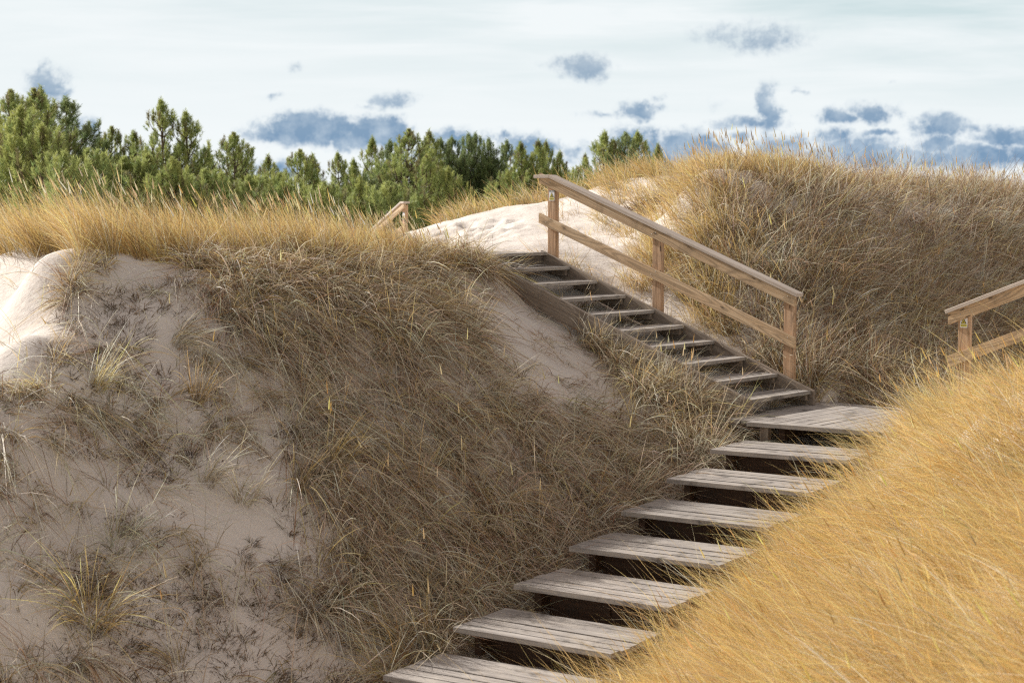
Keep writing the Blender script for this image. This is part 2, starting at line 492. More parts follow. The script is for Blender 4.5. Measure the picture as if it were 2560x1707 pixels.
def tps(P, X, lam=.02):
    n = len(P)
    d = np.linalg.norm(P[:, None, :2] - P[None, :, :2], axis=2)
    K = np.where(d > 0, d * d * np.log(np.maximum(d, 1e-9)), 0) + np.eye(n) * lam
    Q = np.c_[np.ones(n), P[:, :2]]
    A = np.block([[K, Q], [Q.T, np.zeros((3, 3))]])
    w = np.linalg.solve(A, np.r_[P[:, 2], np.zeros(3)])
    out = np.empty(len(X))
    for i in range(0, len(X), 20000):
        x = X[i:i + 20000]
        d2 = (x[:, None, 0] - P[None, :, 0]) ** 2 + (x[:, None, 1] - P[None, :, 1]) ** 2
        out[i:i + 20000] = (.5 * d2 * np.log(np.maximum(d2, 1e-12))) @ w[:n] + w[n] + x @ w[n + 1:]
    return out


def vnoise(x, y, seed=0):
    """smooth value noise, numpy"""
    xi, yi = np.floor(x).astype(int), np.floor(y).astype(int)
    fx, fy = x - xi, y - yi
    fx, fy = fx * fx * (3 - 2 * fx), fy * fy * (3 - 2 * fy)
    def hsh(a, b):
        n = (a * 374761393 + b * 668265263 + seed * 974634777) & 0xffffffff
        n = ((n ^ (n >> 13)) * 1274126177) & 0xffffffff
        return ((n ^ (n >> 16)) & 0xffff) / 65535.0
    return (hsh(xi, yi) * (1 - fx) + hsh(xi + 1, yi) * fx) * (1 - fy) + (hsh(xi, yi + 1) * (1 - fx) + hsh(xi + 1, yi + 1) * fx) * fy


def fbm(x, y, seed=0, o=4):
    v, a = 0, .5
    for i in range(o):
        v = v + a * (vnoise(x * 2 ** i, y * 2 ** i, seed + i) - .5)
        a *= .5
    return v


def up_coords(x, y):
    dx, dy = x - P0[0], y - P0[1]
    return (dx * VR[0] + dy * VR[1]) / GO + 1, dx * U[0] + dy * U[1]     # k, a


def lo_coords(x, y):
    dx, dy = x - L1[0], y - L1[1]
    return dx * MV[0] + dy * MV[1], dx * NV[0] + dy * NV[1]              # s (forward), a (right)


gx = np.r_[-np.geomspace(3000, 9.2, 46), np.arange(-9, 10.01, .075), np.geomspace(10.2, 3000, 46)]
gy = np.r_[-np.geomspace(600, 2.2, 26), np.arange(-2, 9, .2), np.arange(9, 31, .075), np.arange(31, 48, .3), np.geomspace(48.5, 5000, 50)]
GX, GY = np.meshgrid(gx, gy)
near = (np.abs(GX) < 30) & (GY > -12) & (GY < 56)
Z = np.full(GX.shape, -5.0)
Z[near] = tps(C, np.c_[GX[near], GY[near]])
fade = np.clip((np.maximum(np.abs(GX) - 14, np.maximum(GY - 42, -6 - GY)) / 10), 0, 1)
fade = fade * fade * (3 - 2 * fade)
Z = Z * (1 - fade) + (-5.0) * fade
Z += fade * fbm(GX * .03, GY * .03, 40) * 1.5
b0_ = lo_coords(GX, GY)[1]
calm = 1 - .75 * np.clip((-3.6 - GX) / .5, 0, 1) * (GY < 20)
Z += calm * (1 - fade) * (fbm(GX * .7, GY * .7, 3) * .20 + fbm(GX * 3.1, GY * 3.1, 9, 3) * .045 + np.abs(fbm(GX * 4.7, GY * 4.7, 19, 2)) * -.05)
bnk = np.clip((b0_ - WL - .3) / .8, 0, 1) * (GY < 17.5)
Z += bnk * (fbm(GX * 1.7, GY * 1.7, 91, 3) * .26)
pock = np.clip((GY - 21.5) / 2, 0, 1) * (GY < 33) * (GX < 4.5)
Z += pock * (np.abs(fbm(GX * 2.3, GY * 2.3, 52, 3)) * -.04 + fbm(GX * 5.5, GY * 5.5, 57, 2) * .02)
# keep the sand below the timber
k_, a_ = up_coords(GX, GY)
inside = (k_ > .0) & (k_ < 13.5) & (a_ > -WU - .12) & (a_ < .12)
lim = P0[2] + RISE * (np.clip(k_, 1, 10) - 1) - .20
drift = .17 * np.clip(1 - np.abs(k_ - 7.1) / 1.1, 0, 1) * np.clip((-a_ - .1) / .5, 0, 1) + .20 * np.clip(1 - np.abs(k_ - 10.2) / .9, 0, 1) * np.clip((-a_ - .75) / .3, 0, 1)
lim = np.where(k_ > 11.2, np.minimum(P0[2] + RISE * 9 + .05 * (k_ - 11.2), P0[2] + RISE * 9 + .06), lim)
Z = np.where(inside, np.minimum(Z, lim + drift), Z)
s_, b_ = lo_coords(GX, GY)
inl = (b_ > -.1) & (b_ < WL + .1) & (s_ < DL + .1) & (s_ > -14)
Z = np.where(inl, np.minimum(Z, L1[2] - .30 + np.floor((s_ - .05) / GL) * RL * 1.0 + .0), Z)
land = (s_ > -.1) & (s_ < 3.0) & (b_ > -.1) & (b_ < WL + .16)
Z = np.where(land, np.minimum(Z, L1[2] - .26), Z)
# footprints on the white sand
for i in range(90):
    t = (i % 45) / 44
    px = 1085 + 190 * t + rng.normal(0, 26); py = 572 - 36 * t + rng.normal(0, 14) + (26 if i % 3 == 0 else 0)
    Yf = (27.9 if i < 45 else 26.6) + rng.normal(0, .6)
    fx, fy = unproj(px, py, Yf)[:2]
    an = rng.uniform(0, 3.1)
    ex = ((GX - fx) * math.cos(an) + (GY - fy) * math.sin(an)) / .17
    ey = (-(GX - fx) * math.sin(an) + (GY - fy) * math.cos(an)) / .09
    r2 = ex * ex + ey * ey
    Z += -.05 * np.exp(-r2) + .010 * np.exp(-(np.sqrt(r2) - 1.5) ** 2 * 4)


def ground(x, y):
    x, y = np.asarray(x, float), np.asarray(y, float)
    i = np.clip(np.searchsorted(gx, x) - 1, 0, len(gx) - 2)
    j = np.clip(np.searchsorted(gy, y) - 1, 0, len(gy) - 2)
    fx = np.clip((x - gx[i]) / (gx[i + 1] - gx[i]), 0, 1)
    fy = np.clip((y - gy[j]) / (gy[j + 1] - gy[j]), 0, 1)
    return (Z[j, i] * (1 - fx) + Z[j, i + 1] * fx) * (1 - fy) + (Z[j + 1, i] * (1 - fx) + Z[j + 1, i + 1] * fx) * fy


def gnormal(x, y, e=.12):
    dx = (ground(x + e, y) - ground(x - e, y)) / (2 * e)
    dy = (ground(x, y + e) - ground(x, y - e)) / (2 * e)
    return nrm(np.stack([-dx, -dy, np.ones_like(dx)], -1))


def hit(px, py, y0=4.0, y1=60.0):
    """where the sight line of a pixel of the photograph meets the ground"""
    Y = np.arange(y0, y1, .03)
    d = unproj(px, py, 1.0)
    g = ground(d[0] * Y, Y) - d[2] * Y
    i = np.argmax(g > 0)
    return np.array([d[0] * Y[i], Y[i], ground(d[0] * Y[i], Y[i])])


ny, nx = GX.shape
ii = np.arange(ny * nx).reshape(ny, nx)
quads = np.stack([ii[:-1, :-1], ii[:-1, 1:], ii[1:, 1:], ii[1:, :-1]], -1).reshape(-1, 4)
litter = np.clip(1.2 - (s_ + 2.0) * .25, 0, 1) * (b_ < 0) * (GY < 19)
litter = np.clip(litter + ((GX > 2.5) & (GY > 21.5)) * .7, 0, 1)
gm = np_mesh('sand_ground', np.stack([GX, GY, Z], -1).reshape(-1, 3), quads=quads, cols=np.repeat(litter.reshape(-1, 1), 3, 1), mat=M['sand'])
gm.polygons.foreach_set('use_smooth', np.ones(len(gm.polygons), bool))
tag(link('sand_ground', gm), 'pale sand of the dunes, bright where sunlit and mauve grey on the shaded slope', 'ground', kind='structure')


# ------------------------------------------------------------------ timber
class MB:
    """collects boards into ONE mesh; u of the UV map runs along the grain"""
    def __init__(self):
        self.v, self.f, self.uv, self.mi = [], [], [], []

    def board(self, a, b, side, w, h, mi=0, jit=0.0, skew=(None, None)):
        """a, b: end points on the axis; w wide along side, h tall; skew: end plane directions (else square)"""
        a, b = np.asarray(a, float), np.asarray(b, float)
        ax = nrm(b - a)
        side = np.asarray(side, float)
        side = nrm(side - ax * np.dot(side, ax))
        upv = nrm(np.cross(ax, side))
        if upv[2] < 0:
            upv = -upv
        n0 = len(self.v)
        L = np.linalg.norm(b - a)
        for p, sk in ((a, skew[0]), (b, skew[1])):
            for sy, sz in ((-1, -1), (1, -1), (1, 1), (-1, 1)):
                q = p + side * sy * w / 2 + upv * sz * h / 2
                if sk is not None:                     # move along the axis to the end plane with normal sk
                    sk_ = np.asarray(sk, float)
                    q = q + ax * (np.dot(p - q, sk_) / np.dot(ax, sk_))
                q = q + np.random.default_rng(len(self.v)).normal(0, jit, 3) if jit else q
                self.v.append(q)
        u0, v0 = random.uniform(0, 40), random.uniform(0, 9)
        per = [0, w, w + h, 2 * w + h, 2 * w + 2 * h]
        for k in range(4):
            k2 = (k + 1) % 4
            self.f.append((n0 + k, n0 + k2, n0 + 4 + k2, n0 + 4 + k))
            self.uv += [(u0, v0 + per[k]), (u0, v0 + per[k + 1]), (u0 + L, v0 + per[k + 1]), (u0 + L, v0 + per[k])]
            self.mi.append(mi)
        for base, order in ((0, (3, 2, 1, 0)), (4, (0, 1, 2, 3))):
            self.f.append(tuple(n0 + base + q for q in order))
            cx = [(-w / 2, -h / 2), (w / 2, -h / 2), (w / 2, h / 2), (-w / 2, h / 2)]
            self.uv += [(u0 + cx[q][0] * .15, v0 + cx[q][1]) for q in order]
            self.mi.append(mi)
        return self

    def poly(self, pts, side, w, mi=0):
        """a flat outline extruded by w along side"""
        n0, n = len(self.v), len(pts)
        side = nrm(side)
        for sgn in (-.5, .5):
            for p in pts:
                self.v.append(np.asarray(p, float) + side * w * sgn)
        fs = [tuple(n0 + i for i in reversed(range(n))), tuple(n0 + n + i for i in range(n))]
        fs += [(n0 + i, n0 + (i + 1) % n, n0 + n + (i + 1) % n, n0 + n + i) for i in range(n)]
        ax = nrm(np.asarray(pts[1], float) - np.asarray(pts[0], float))
        upv = np.cross(side, ax)
        u0 = random.uniform(0, 40)
        for f in fs:
            self.f.append(f)
            self.mi.append(mi)
            for q in f:
                p = self.v[q]
                self.uv.append((u0 + np.dot(p - pts[0], ax), np.dot(p - pts[0], upv) + np.dot(p - pts[0], side) * .9))
        return self

    def build(self, name, mats, parent=None, bevel=.004):
        if not isinstance(mats, (list, tuple)):
            mats = [mats]
        org = np.array(parent.matrix_basis.translation) if parent is not None and parent.parent is None else np.zeros(3)
        if parent is not None and parent.parent is not None:
            org = np.array(parent.parent.matrix_basis.translation)
        me = bpy.data.meshes.new(name)
        me.from_pydata([tuple(np.asarray(p) - org) for p in self.v], [], self.f)
        uvl = me.uv_layers.new(name='UVMap')
        uvl.data.foreach_set('uv', np.array(self.uv, np.float32).ravel())
        for m_ in mats:
            me.materials.append(m_)
        me.polygons.foreach_set('material_index', np.array(self.mi, np.int32))
        import bmesh
        bm = bmesh.new(); bm.from_mesh(me); bmesh.ops.recalc_face_normals(bm, faces=bm.faces); bm.to_mesh(me); bm.free()
        o = link(name, me, parent)
        if bevel:
            md = o.modifiers.new('edge', 'BEVEL')
            md.width = bevel
            md.segments = 2
            md.limit_method = 'ANGLE'
        return o


def screw(mb, p, nv, r=.0055, mi=0):
    nv = nrm(nv)
    s = nrm(np.cross(nv, (0, 0, 1)))
    t = np.cross(nv, s)
    pts = [p + (s * math.cos(k * math.pi / 4) + t * math.sin(k * math.pi / 4)) * r for k in range(8)]
    mb.poly(pts, nv, .006, mi)


# ---- upper flight
stair = empty('wooden_staircase', tuple(P0 - UP * .3))
tag(stair, 'weathered wooden staircase with a handrail, climbing the dune from the landing to the top deck', 'staircase')
SW = .052                                                       # stringer thickness
sl = nrm(VR * GO + UP * RISE)
perp = nrm(np.cross(U, sl)); perp = perp if perp[2] > 0 else -perp
for a, top in ((SW / 2 + .001, 10.12), (-WU - SW / 2 - .001, 10.0)):
    lo = up_pt(.93, a, .004)
    hi = up_pt(top, a, .004)
    dz = .27
    pts = [lo, hi, hi - UP * dz, up_pt(1.45, a, .004 - dz - .0), lo - UP * .165]
    mb = MB().poly(pts, U, SW)
    for k in range(1, 10):                                       # bolt heads of the treads
        if a > 0:
            continue
        screw(mb, up_pt(k + .3, a - SW / 2, -.10), -U, .008, 1)
    mb.build('stringer', [M['stringer'], M['steel']], stair, .005)
for k in range(1, 10):
    mb = MB()
    dpt = 0.0
    for w_, in ((.118,), (.118,), (.118,)):
        c0 = up_pt(k, 0, -.024) + VR * (dpt + w_ / 2)
        zj = UP * random.uniform(-.003, .003)
        mb.board(c0 - U * WU + zj, c0 + zj, VR, w_, .045, jit=.0015)
        dpt += w_ + .007
    tr = mb.build('tread', M['tread'], stair, .005)
    for a in (-.045, -WU + .045):                                # cleats that carry the tread
        mb = MB().board(up_pt(k, a, -.085) + VR * .03, up_pt(k, a, -.085) + VR * .34, U, .045, .07)
        mb.build('cleat', M['stringer'], tr, .003)
# top deck, its front board and joists
mb = MB()
mb.board(up_pt(10, -WU - .75, -.018), up_pt(10, .0, -.018), VR, .135, .042)
for i in range(1, 9):
    c0 = up_pt(10, 0, -.024) + VR * (.142 * i)
    mb.board(c0 - U * (WU + .75), c0 + U * .05, VR, .135, .04, jit=.002)
mb.build('top_deck', M['tread'], stair, .004)
mb = MB()
mb.board(up_pt(10, -WU - .7, -.12) + VR * .05, up_pt(10, -.01, -.12) + VR * .05, VR, .05, .15)
mb.build('deck_beam', M['stringer'], stair, .004)
for a in (-.11, -WU + .1):
    mb = MB().board(up_pt(10, a, -.9) + VR * .12, up_pt(10, a, -.05) + VR * .12, U, .09, .09)
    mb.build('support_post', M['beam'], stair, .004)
# stub post under the left stringer near its foot
mb = MB().board(up_pt(2.75, -WU - .13, -.75), up_pt(2.75, -WU - .13, -.10), U, .10, .10)
mb.build('support_post', M['stringer'], stair, .006)
# handrail on the right side
PA = .13                                                         # centre of the posts to the right of the stringer
PW, PD = .137, .07
CAPH, LOWT = 1.03, .50
posts = {}
for k in (1.83, 6.10, 9.87):
    base = up_pt(k, PA, -.62)
    topz = up_pt(k, PA, CAPH - .075)
    mb = MB()
    mb.board(base, topz, VR, PW, PD, jit=.0008)
    posts[k] = mb.build('handrail_post', M['post'], stair, .006)
ra = PA - PD / 2 - .0235                                         # rails run on the near face of the posts
lo, hi = up_pt(1.60, ra, CAPH - .105), up_pt(10.25, ra, CAPH - .105)
mb = MB().board(lo, hi, U, .045, .125, jit=.001, skew=(VR, VR))
for k in posts:
    for dk, dz in ((-.03, .03), (.10, -.01)):
        screw(mb, up_pt(k + dk, ra - .024, CAPH - .115 + dz), -U, .0055, 1)
top = mb.build('top_rail', [M['rail'], M['steel']], stair, .005)
mb = MB()
c_lo, c_hi = up_pt(1.50, ra + .03, CAPH - .02), up_pt(9.86, ra + .03, CAPH - .02)
c_end = c_hi + VR * .26
mit = nrm(nrm(c_hi - c_lo) + VR)
mb.board(c_lo, c_hi, U, .145, .044, skew=(None, mit))
mb.board(c_hi, c_end, U, .145, .044, skew=(mit, None))
mb.build('rail_cap', M['cap'], top, .006)
lo, hi = up_pt(1.60, ra, LOWT - .07), up_pt(10.28, ra, LOWT - .07 - .03)
mb = MB().board(lo, hi, U, .045, .122, jit=.001, skew=(VR, VR))
for k in posts:
    for dk, dz in ((-.04, .035), (.12, -.03)):
        screw(mb, up_pt(k + dk, ra - .024, LOWT - .075 + dz), -U, .0055, 1)
mb.build('lower_rail', [M['rail'], M['steel']], stair, .005)

# ---- landing
landing = empty('wooden_landing', tuple(L1 - UP * .3))
tag(landing, 'square plank landing deck where the two flights of steps meet', 'landing')
mb = MB().board(lo_pt(1, -.02, .075, -.025), lo_pt(1, WL + .10, .075, -.025), MV, .15, .05, jit=.001)
mb.build('front_board', M['tread'], landing, .005)
# the deck planks run parallel to the treads of the upper flight
mb = MB()
f0 = lo_pt(1, 0, .158, -.026)
for i in range(-2, 22):
    base = P0 - UP * (RISE + .026) - VR * (.155 * i - .10)
    # clip each plank between the front board and the back edge of the landing
    def along(limit):       # distance along U where MV coordinate (from the front edge) equals limit
        return (limit - np.dot(base - L1, MV)) / np.dot(U, MV)
    a0 = along(.158)
    a1 = min(along(2.5), .42)
    ar = (WL + .12 - np.dot(base - L1, NV)) / np.dot(U, NV)
    a1 = min(a1, ar)
    # left edge of the landing
    al = (-.30 - np.dot(base - L1, NV)) / np.dot(U, NV)
    a0 = max(a0, al)
    if a1 - a0 < .15:
        continue
    mb.board(base + U * a0, base + U * a1, VR, .147, .044, jit=.0015, skew=(MV, None))
mb.build('deck_planks', M['tread'], landing, .004)
for a, b in ((.16, .10), (1.25, .22)):
    mb = MB().board(lo_pt(1, a, b, -.62), lo_pt(1, a, b, -.055), NV, .095, .095)
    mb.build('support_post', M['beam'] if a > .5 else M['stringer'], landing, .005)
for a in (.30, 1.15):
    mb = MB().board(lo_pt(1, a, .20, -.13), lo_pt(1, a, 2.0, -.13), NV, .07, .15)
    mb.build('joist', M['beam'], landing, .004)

# ---- lower flight: wide five-plank steps
steps = empty('wooden_steps', tuple(lo_pt(8, 0, 0, -.4)))
tag(steps, 'flight of wide grey plank steps descending from the landing between two grassy banks', 'steps')
off = {2: (0, 0), 3: (.0, 0), 4: (.0, .0), 5: (0, 0), 6: (0, 0), 7: (-.01, 0), 8: (.0, 0), 9: (0, 0), 10: (0, 0)}
for k in range(2, 11):
    mb = MB()
    npl = 6 if k > 6 else 5
    wp = DL / npl
    tilt = random.uniform(-.006, .006)
    for i in range(npl):
        b = wp * (i + .5)
        e0, e1 = random.uniform(-.016, .016), random.uniform(-.016, .016)
        zz = -.022 + random.uniform(-.0025, .0025)
        mb.board(lo_pt(k, e0, b, zz - tilt), lo_pt(k, WL + e1, b, zz + tilt), MV, wp - random.uniform(.009, .020), .046, jit=.0015)
    for a in (.16, WL - .16):                                     # screw heads
        for i in range(npl):
            for d in (-.03, .03):
                screw(mb, lo_pt(k, a, wp * (i + .5) + d, .0015), UP, .006, 1)
    stp = mb.build('step', [M['tread'], M['beam']], steps, .004)
    mb = MB()
    for a in (.13, WL * .5, WL - .13):  # outer pair shaped as cheeks that keep side light out of the gap
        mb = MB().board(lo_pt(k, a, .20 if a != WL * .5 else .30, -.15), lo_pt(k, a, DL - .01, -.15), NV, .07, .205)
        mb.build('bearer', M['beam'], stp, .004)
    mb = MB().board(lo_pt(k, .17, .34, -.22), lo_pt(k, WL - .17, .34, -.22), MV, .03, .33)  # added dark board, makes the gap under the step read as shade
    mb.build('gap_shade_board', M['beam'], stp, .003)


# ---- the two other railings
def railing(label, base, axis, sidev, slope, pk, L, group_posts, hc=1.0, hl=.46, back=.12, flat=0.0, posts_at=(0.0,), descending=False):
    """base: foot of the first post; axis: horizontal direction in which the rails leave; slope: rise per metre"""
    root = empty('wooden_railing', tuple(base))
    tag(root, label, 'railing')
    axis, sidev = nrm(axis), nrm(sidev)
    sl_ = lambda t: base + axis * t + UP * slope * t
    for t in posts_at:
        mb = MB().board(sl_(t) - UP * .7, sl_(t) + UP * (hc - .075), axis, PW, PD, jit=.0008)
        mb.build('railing_post', M['post'], root, .006)
    f = sidev * (PD / 2 + .0235)
    mb = MB().board(sl_(-back) + f + UP * (hc - .105), sl_(L) + f + UP * (hc - .105), sidev, .045, .125, skew=(axis, axis))
    for dx, dz in ((-.02, .0), (.045, .02)):
        screw(mb, sl_(dx) + f + sidev * .024 + UP * (hc - .105 + dz), sidev, .0055, 1)
    tr_ = mb.build('top_rail', [M['rail'], M['steel']], root, .005)
    mb = MB()
    g = sidev * (PD / 2 - .005)
    if flat:
        knee = sl_(.02) + g + UP * (hc - .02)
        mit = nrm(nrm(axis + UP * slope) + axis)
        mb.board(knee - axis * flat, knee, sidev, .145, .044, skew=(None, mit))
        mb.board(knee, sl_(L) + g + UP * (hc - .02), sidev, .145, .044, skew=(mit, None))
    else:
        mb.board(sl_(-back - .03) + g + UP * (hc - .02), sl_(L) + g + UP * (hc - .02), sidev, .145, .044)
    mb.build('rail_cap', M['cap'], tr_, .006)
    mb = MB().board(sl_(-back) + f + UP * (hl - .06), sl_(L) + f + UP * (hl - .06), sidev, .045, .122, skew=(axis, axis))
    for dx, dz in ((-.02, -.02), (.02, .03)):
        screw(mb, sl_(dx) + f + sidev * .024 + UP * (hl - .06 + dz), sidev, .0055, 1)
    mb.build('lower_rail', [M['rail'], M['steel']], root, .005)
    return root


YR = 19.6
rb = unproj(2414, 770, YR); rb = np.array([rb[0], rb[1], rb[2] - 1.0 + .05])
railing('brown timber railing rising out of the golden bank beyond the landing', rb, -VR, -U, .40, 0, 2.6, None, posts_at=(0.0, 2.2), back=.17, hl=.47)
YF = 36.0
fb = unproj(1013, 503, YF); fb = np.array([fb[0], fb[1], fb[2] - 1.0])
fax = nrm(np.array([-.47, .88, 0]))
railing('small distant timber railing sloping down behind the tall crest grass', fb, fax, nrm(np.array([-.88, -.47, 0])), -.38, 0, 2.4, None, posts_at=(0.0, 2.2), back=.10, flat=.16, hl=.5)


# ---- warning signs screwed to the posts
def sign(label, centre, nv, w=.088, h=.135):
    nv = nrm(nv)
    s = nrm(np.cross(UP, nv))                              # to the right for a reader
    root = empty('warning_sign', tuple(centre))
    tag(root, label, 'sign', 'warning signs on the railing posts')
    def rect(mb, x0, x1, y0, y1, d, mi=0, th=.0015):
        pts = [centre + s * x * w + UP * y * h + nv * d for x, y in ((x0, y0), (x1, y0), (x1, y1), (x0, y1))]
        mb.poly(pts, nv, th, mi)
    mb = MB(); rect(mb, -.5, .5, -.5, .5, .002, 0, .004)
    mb.build('plate', M['white'], root, 0)
    mb = MB(); rect(mb, -.48, .48, .37, .49, .0052)
    for i in range(5):
        rect(mb, -.12 + i * .1, -.05 + i * .1, .40, .46, .0066, 1)
    mb.build('header', [M['slate'], M['white']], root, 0)
    mb = MB()
    mb.poly([centre + s * x * w + UP * y * h + nv * .0052 for x, y in ((-.38, -.16), (.38, -.16), (0, .30))], nv, .0015, 0)
    mb.poly([centre + s * x * w + UP * y * h + nv * .0066 for x, y in ((-.27, -.115), (.27, -.115), (0, .21))], nv, .0012, 1)
    for (x0, y0, x1, y1, t) in ((-.06, -.03, .08, .02, .10), (.08, .02, .02, .10, .08), (-.06, -.03, -.13, -.08, .07), (.05, -.03, .13, -.08, .07)):   # tumbling figure
        a = centre + s * x0 * w + UP * y0 * h + nv * .0078
        b = centre + s * x1 * w + UP * y1 * h + nv * .0078
        mb.board(a, b, np.cross(nv, b - a), t * w, .0012, 0)
    mb.build('hazard_triangle', [M['black'], M['yellow']], root, 0)
    mb = MB(); rect(mb, -.42, .42, -.42, -.20, .0052, 0)
    for y in (-.255, -.31, -.365):
        n = 5
        x = -.38
        while x < .36:
            l = random.uniform(.07, .17)
            rect(mb, x, min(x + l, .38), y - .012, y + .012, .0064, 1)
            x += l + .035
    mb.build('caption', [M['yellow'], M['slate']], root, 0)
    return root


p = up_pt(9.87, PA - PD / 2, CAPH - .27)
sign('small white and yellow hazard sign at the head of the staircase handrail', p - VR * .004 , -U)
sign('small white and yellow hazard sign on the railing post in the golden bank', rb + UP * .80 - U * (PD / 2) - VR * -.0, -U)
sign('tiny hazard sign on the distant railing behind the crest grass', fb + UP * .70 + nrm(np.array([-.88, -.47, 0])) * (PD / 2), nrm(np.array([-.88, -.47, 0])), .085, .15)


# ------------------------------------------------------------------ grass
def blades(P, T, bend, L, w, col, segs=4, face=None, tipcol=None, lay=None):
    """ribbons: roots P, start directions T, bend vectors, lengths, widths, colours -> verts, tris, cols"""
    n = len(P)
    T = nrm(T)
    s = np.linspace(0, 1, segs + 1)
    if face is None:
        face = nrm(rng.normal(size=(n, 3)))
    ctr = P[:, None, :] + L[:, None, None] * (T[:, None, :] * s[None, :, None] + .5 * bend[:, None, :] * (s ** 2)[None, :, None])
    if lay is not None:                    # keep the blade within a hand's breadth of the sand
        gz = ground(ctr[..., 0], ctr[..., 1])
        hh = np.maximum(ctr[..., 2] - gz, .004 - .03 * (s[None, :] == 0))
        ctr[..., 2] = gz + lay[:, None] * np.tanh(hh / lay[:, None])
    wv = nrm(np.cross(T + bend * .4, face))
    prof = np.minimum(1, 1.45 * (1 - s) ** .8 + .05)[None, :, None] * (w[:, None, None] * .5)
    a = ctr + wv[:, None, :] * prof
    b = ctr - wv[:, None, :] * prof
    V_ = np.empty((n, 2 * segs + 1, 3), np.float32)
    V_[:, 0:2 * segs:2] = a[:, :segs]
    V_[:, 1:2 * segs:2] = b[:, :segs]
    V_[:, 2 * segs] = ctr[:, segs]
    tr = []
    for k in range(segs - 1):
        i = 2 * k
        tr += [(i, i + 1, i + 3), (i, i + 3, i + 2)]
    i = 2 * (segs - 1)
    tr.append((i, i + 1, i + 2))
    tr = np.array(tr)
    base = (np.arange(n) * (2 * segs + 1))[:, None, None]
    tris = (tr[None] + base).reshape(-1, 3)
    c = np.repeat(col[:, None, :], 2 * segs + 1, 1)
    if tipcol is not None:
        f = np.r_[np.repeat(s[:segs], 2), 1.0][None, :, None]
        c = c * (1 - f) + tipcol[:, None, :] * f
    return V_.reshape(-1, 3), tris, c.reshape(-1, 3)


def merge(parts):
    vs, ts, cs, n = [], [], [], 0
    for v, t, c in parts:
        vs.append(v); ts.append(t + n); cs.append(c)
        n += len(v)
    return np.concatenate(vs), np.concatenate(ts), np.concatenate(cs)


# dry grass colours (reflectance)
GOLD = np.array([.80, .575, .255]); ORANGE = np.array([.77, .515, .185]); STRAW = np.array([.68, .565, .375])
PALE = np.array([.80, .735, .58]); BROWN = np.array([.34, .22, .125]); GREY = np.array([.56, .475, .355]); GREEN = np.array([.28, .31, .10])


def pick(n, table):
    cols = np.array([c for c, _ in table]); pr = np.array([q for _, q in table], float)
    i = rng.choice(len(cols), n, p=pr / pr.sum())
    c = cols[i] * rng.uniform(.58, 1.30, (n, 1)) * rng.uniform(.94, 1.06, (n, 3))
    return np.clip(c, .01, .9)


WIND = np.array([-1.0, -.15, 0.0])


def tufts(cx, cy, nb, rad, length, lean, spread, droop, wind, width, palette, segs=4, downslope=.3, lvar=.3, root_z=-.02, rootf=.62, lay=None, fwd=.6):
    """blades of many tufts at once; every argument after nb may be an array per tuft or a number"""
    cx, cy = np.asarray(cx), np.asarray(cy)
    nb = np.broadcast_to(np.asarray(nb), cx.shape).astype(int)
    ti = np.repeat(np.arange(len(cx)), nb)
    n = len(ti)
    g = lambda q: np.broadcast_to(np.asarray(q, float), cx.shape)[ti]
    ang = rng.uniform(0, 2 * np.pi, n)
    rr = np.sqrt(rng.uniform(0, 1, n)) * g(rad)
    x, y = cx[ti] + np.cos(ang) * rr, cy[ti] + np.sin(ang) * rr
    P = np.stack([x, y, ground(x, y) + root_z], -1)
    nr = gnormal(x, y)
    out = np.stack([np.cos(ang), np.sin(ang), np.zeros(n)], -1)
    down = np.stack([nr[:, 0], nr[:, 1], np.zeros(n)], -1)
    tdir = rng.normal(0, 1, (len(cx), 3))[ti] * np.array([1, 1, 0])          # each tuft has a habit of its own
    T = UP[None] * .8 + nr * .3 + out * (g(spread) * rng.uniform(0, 1, n))[:, None] + WIND * (g(wind) * rng.uniform(.5, 1.3, n))[:, None] \
        + down * g(downslope)[:, None] + tdir * .20 * g(lean)[:, None] + rng.normal(0, .10, (n, 3))
    T = nrm(T)
    L = g(length) * np.clip(rng.normal(1, g(lvar), n), .3, 1.7)
    dr = g(droop) * np.clip(rng.gamma(2.0, .5, n), .1, 2.6)
    hor = T * np.array([1, 1, 0])
    bend = -UP[None] * dr[:, None] + nrm(hor + 1e-6) * (dr * fwd)[:, None] + WIND * (g(wind) * .5)[:, None] + down * (g(downslope) * dr * .8)[:, None] + rng.normal(0, .12, (n, 3))
    col = pick(n, palette) * (rng.uniform(.74, 1.18, (len(cx), 1)) * rng.uniform(.96, 1.04, (len(cx), 3)))[ti]
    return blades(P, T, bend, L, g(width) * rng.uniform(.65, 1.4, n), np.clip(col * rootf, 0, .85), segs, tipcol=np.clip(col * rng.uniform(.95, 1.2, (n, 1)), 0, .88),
                  lay=None if lay is None else np.clip(lay * rng.gamma(2.2, .45, n), .03, .6))


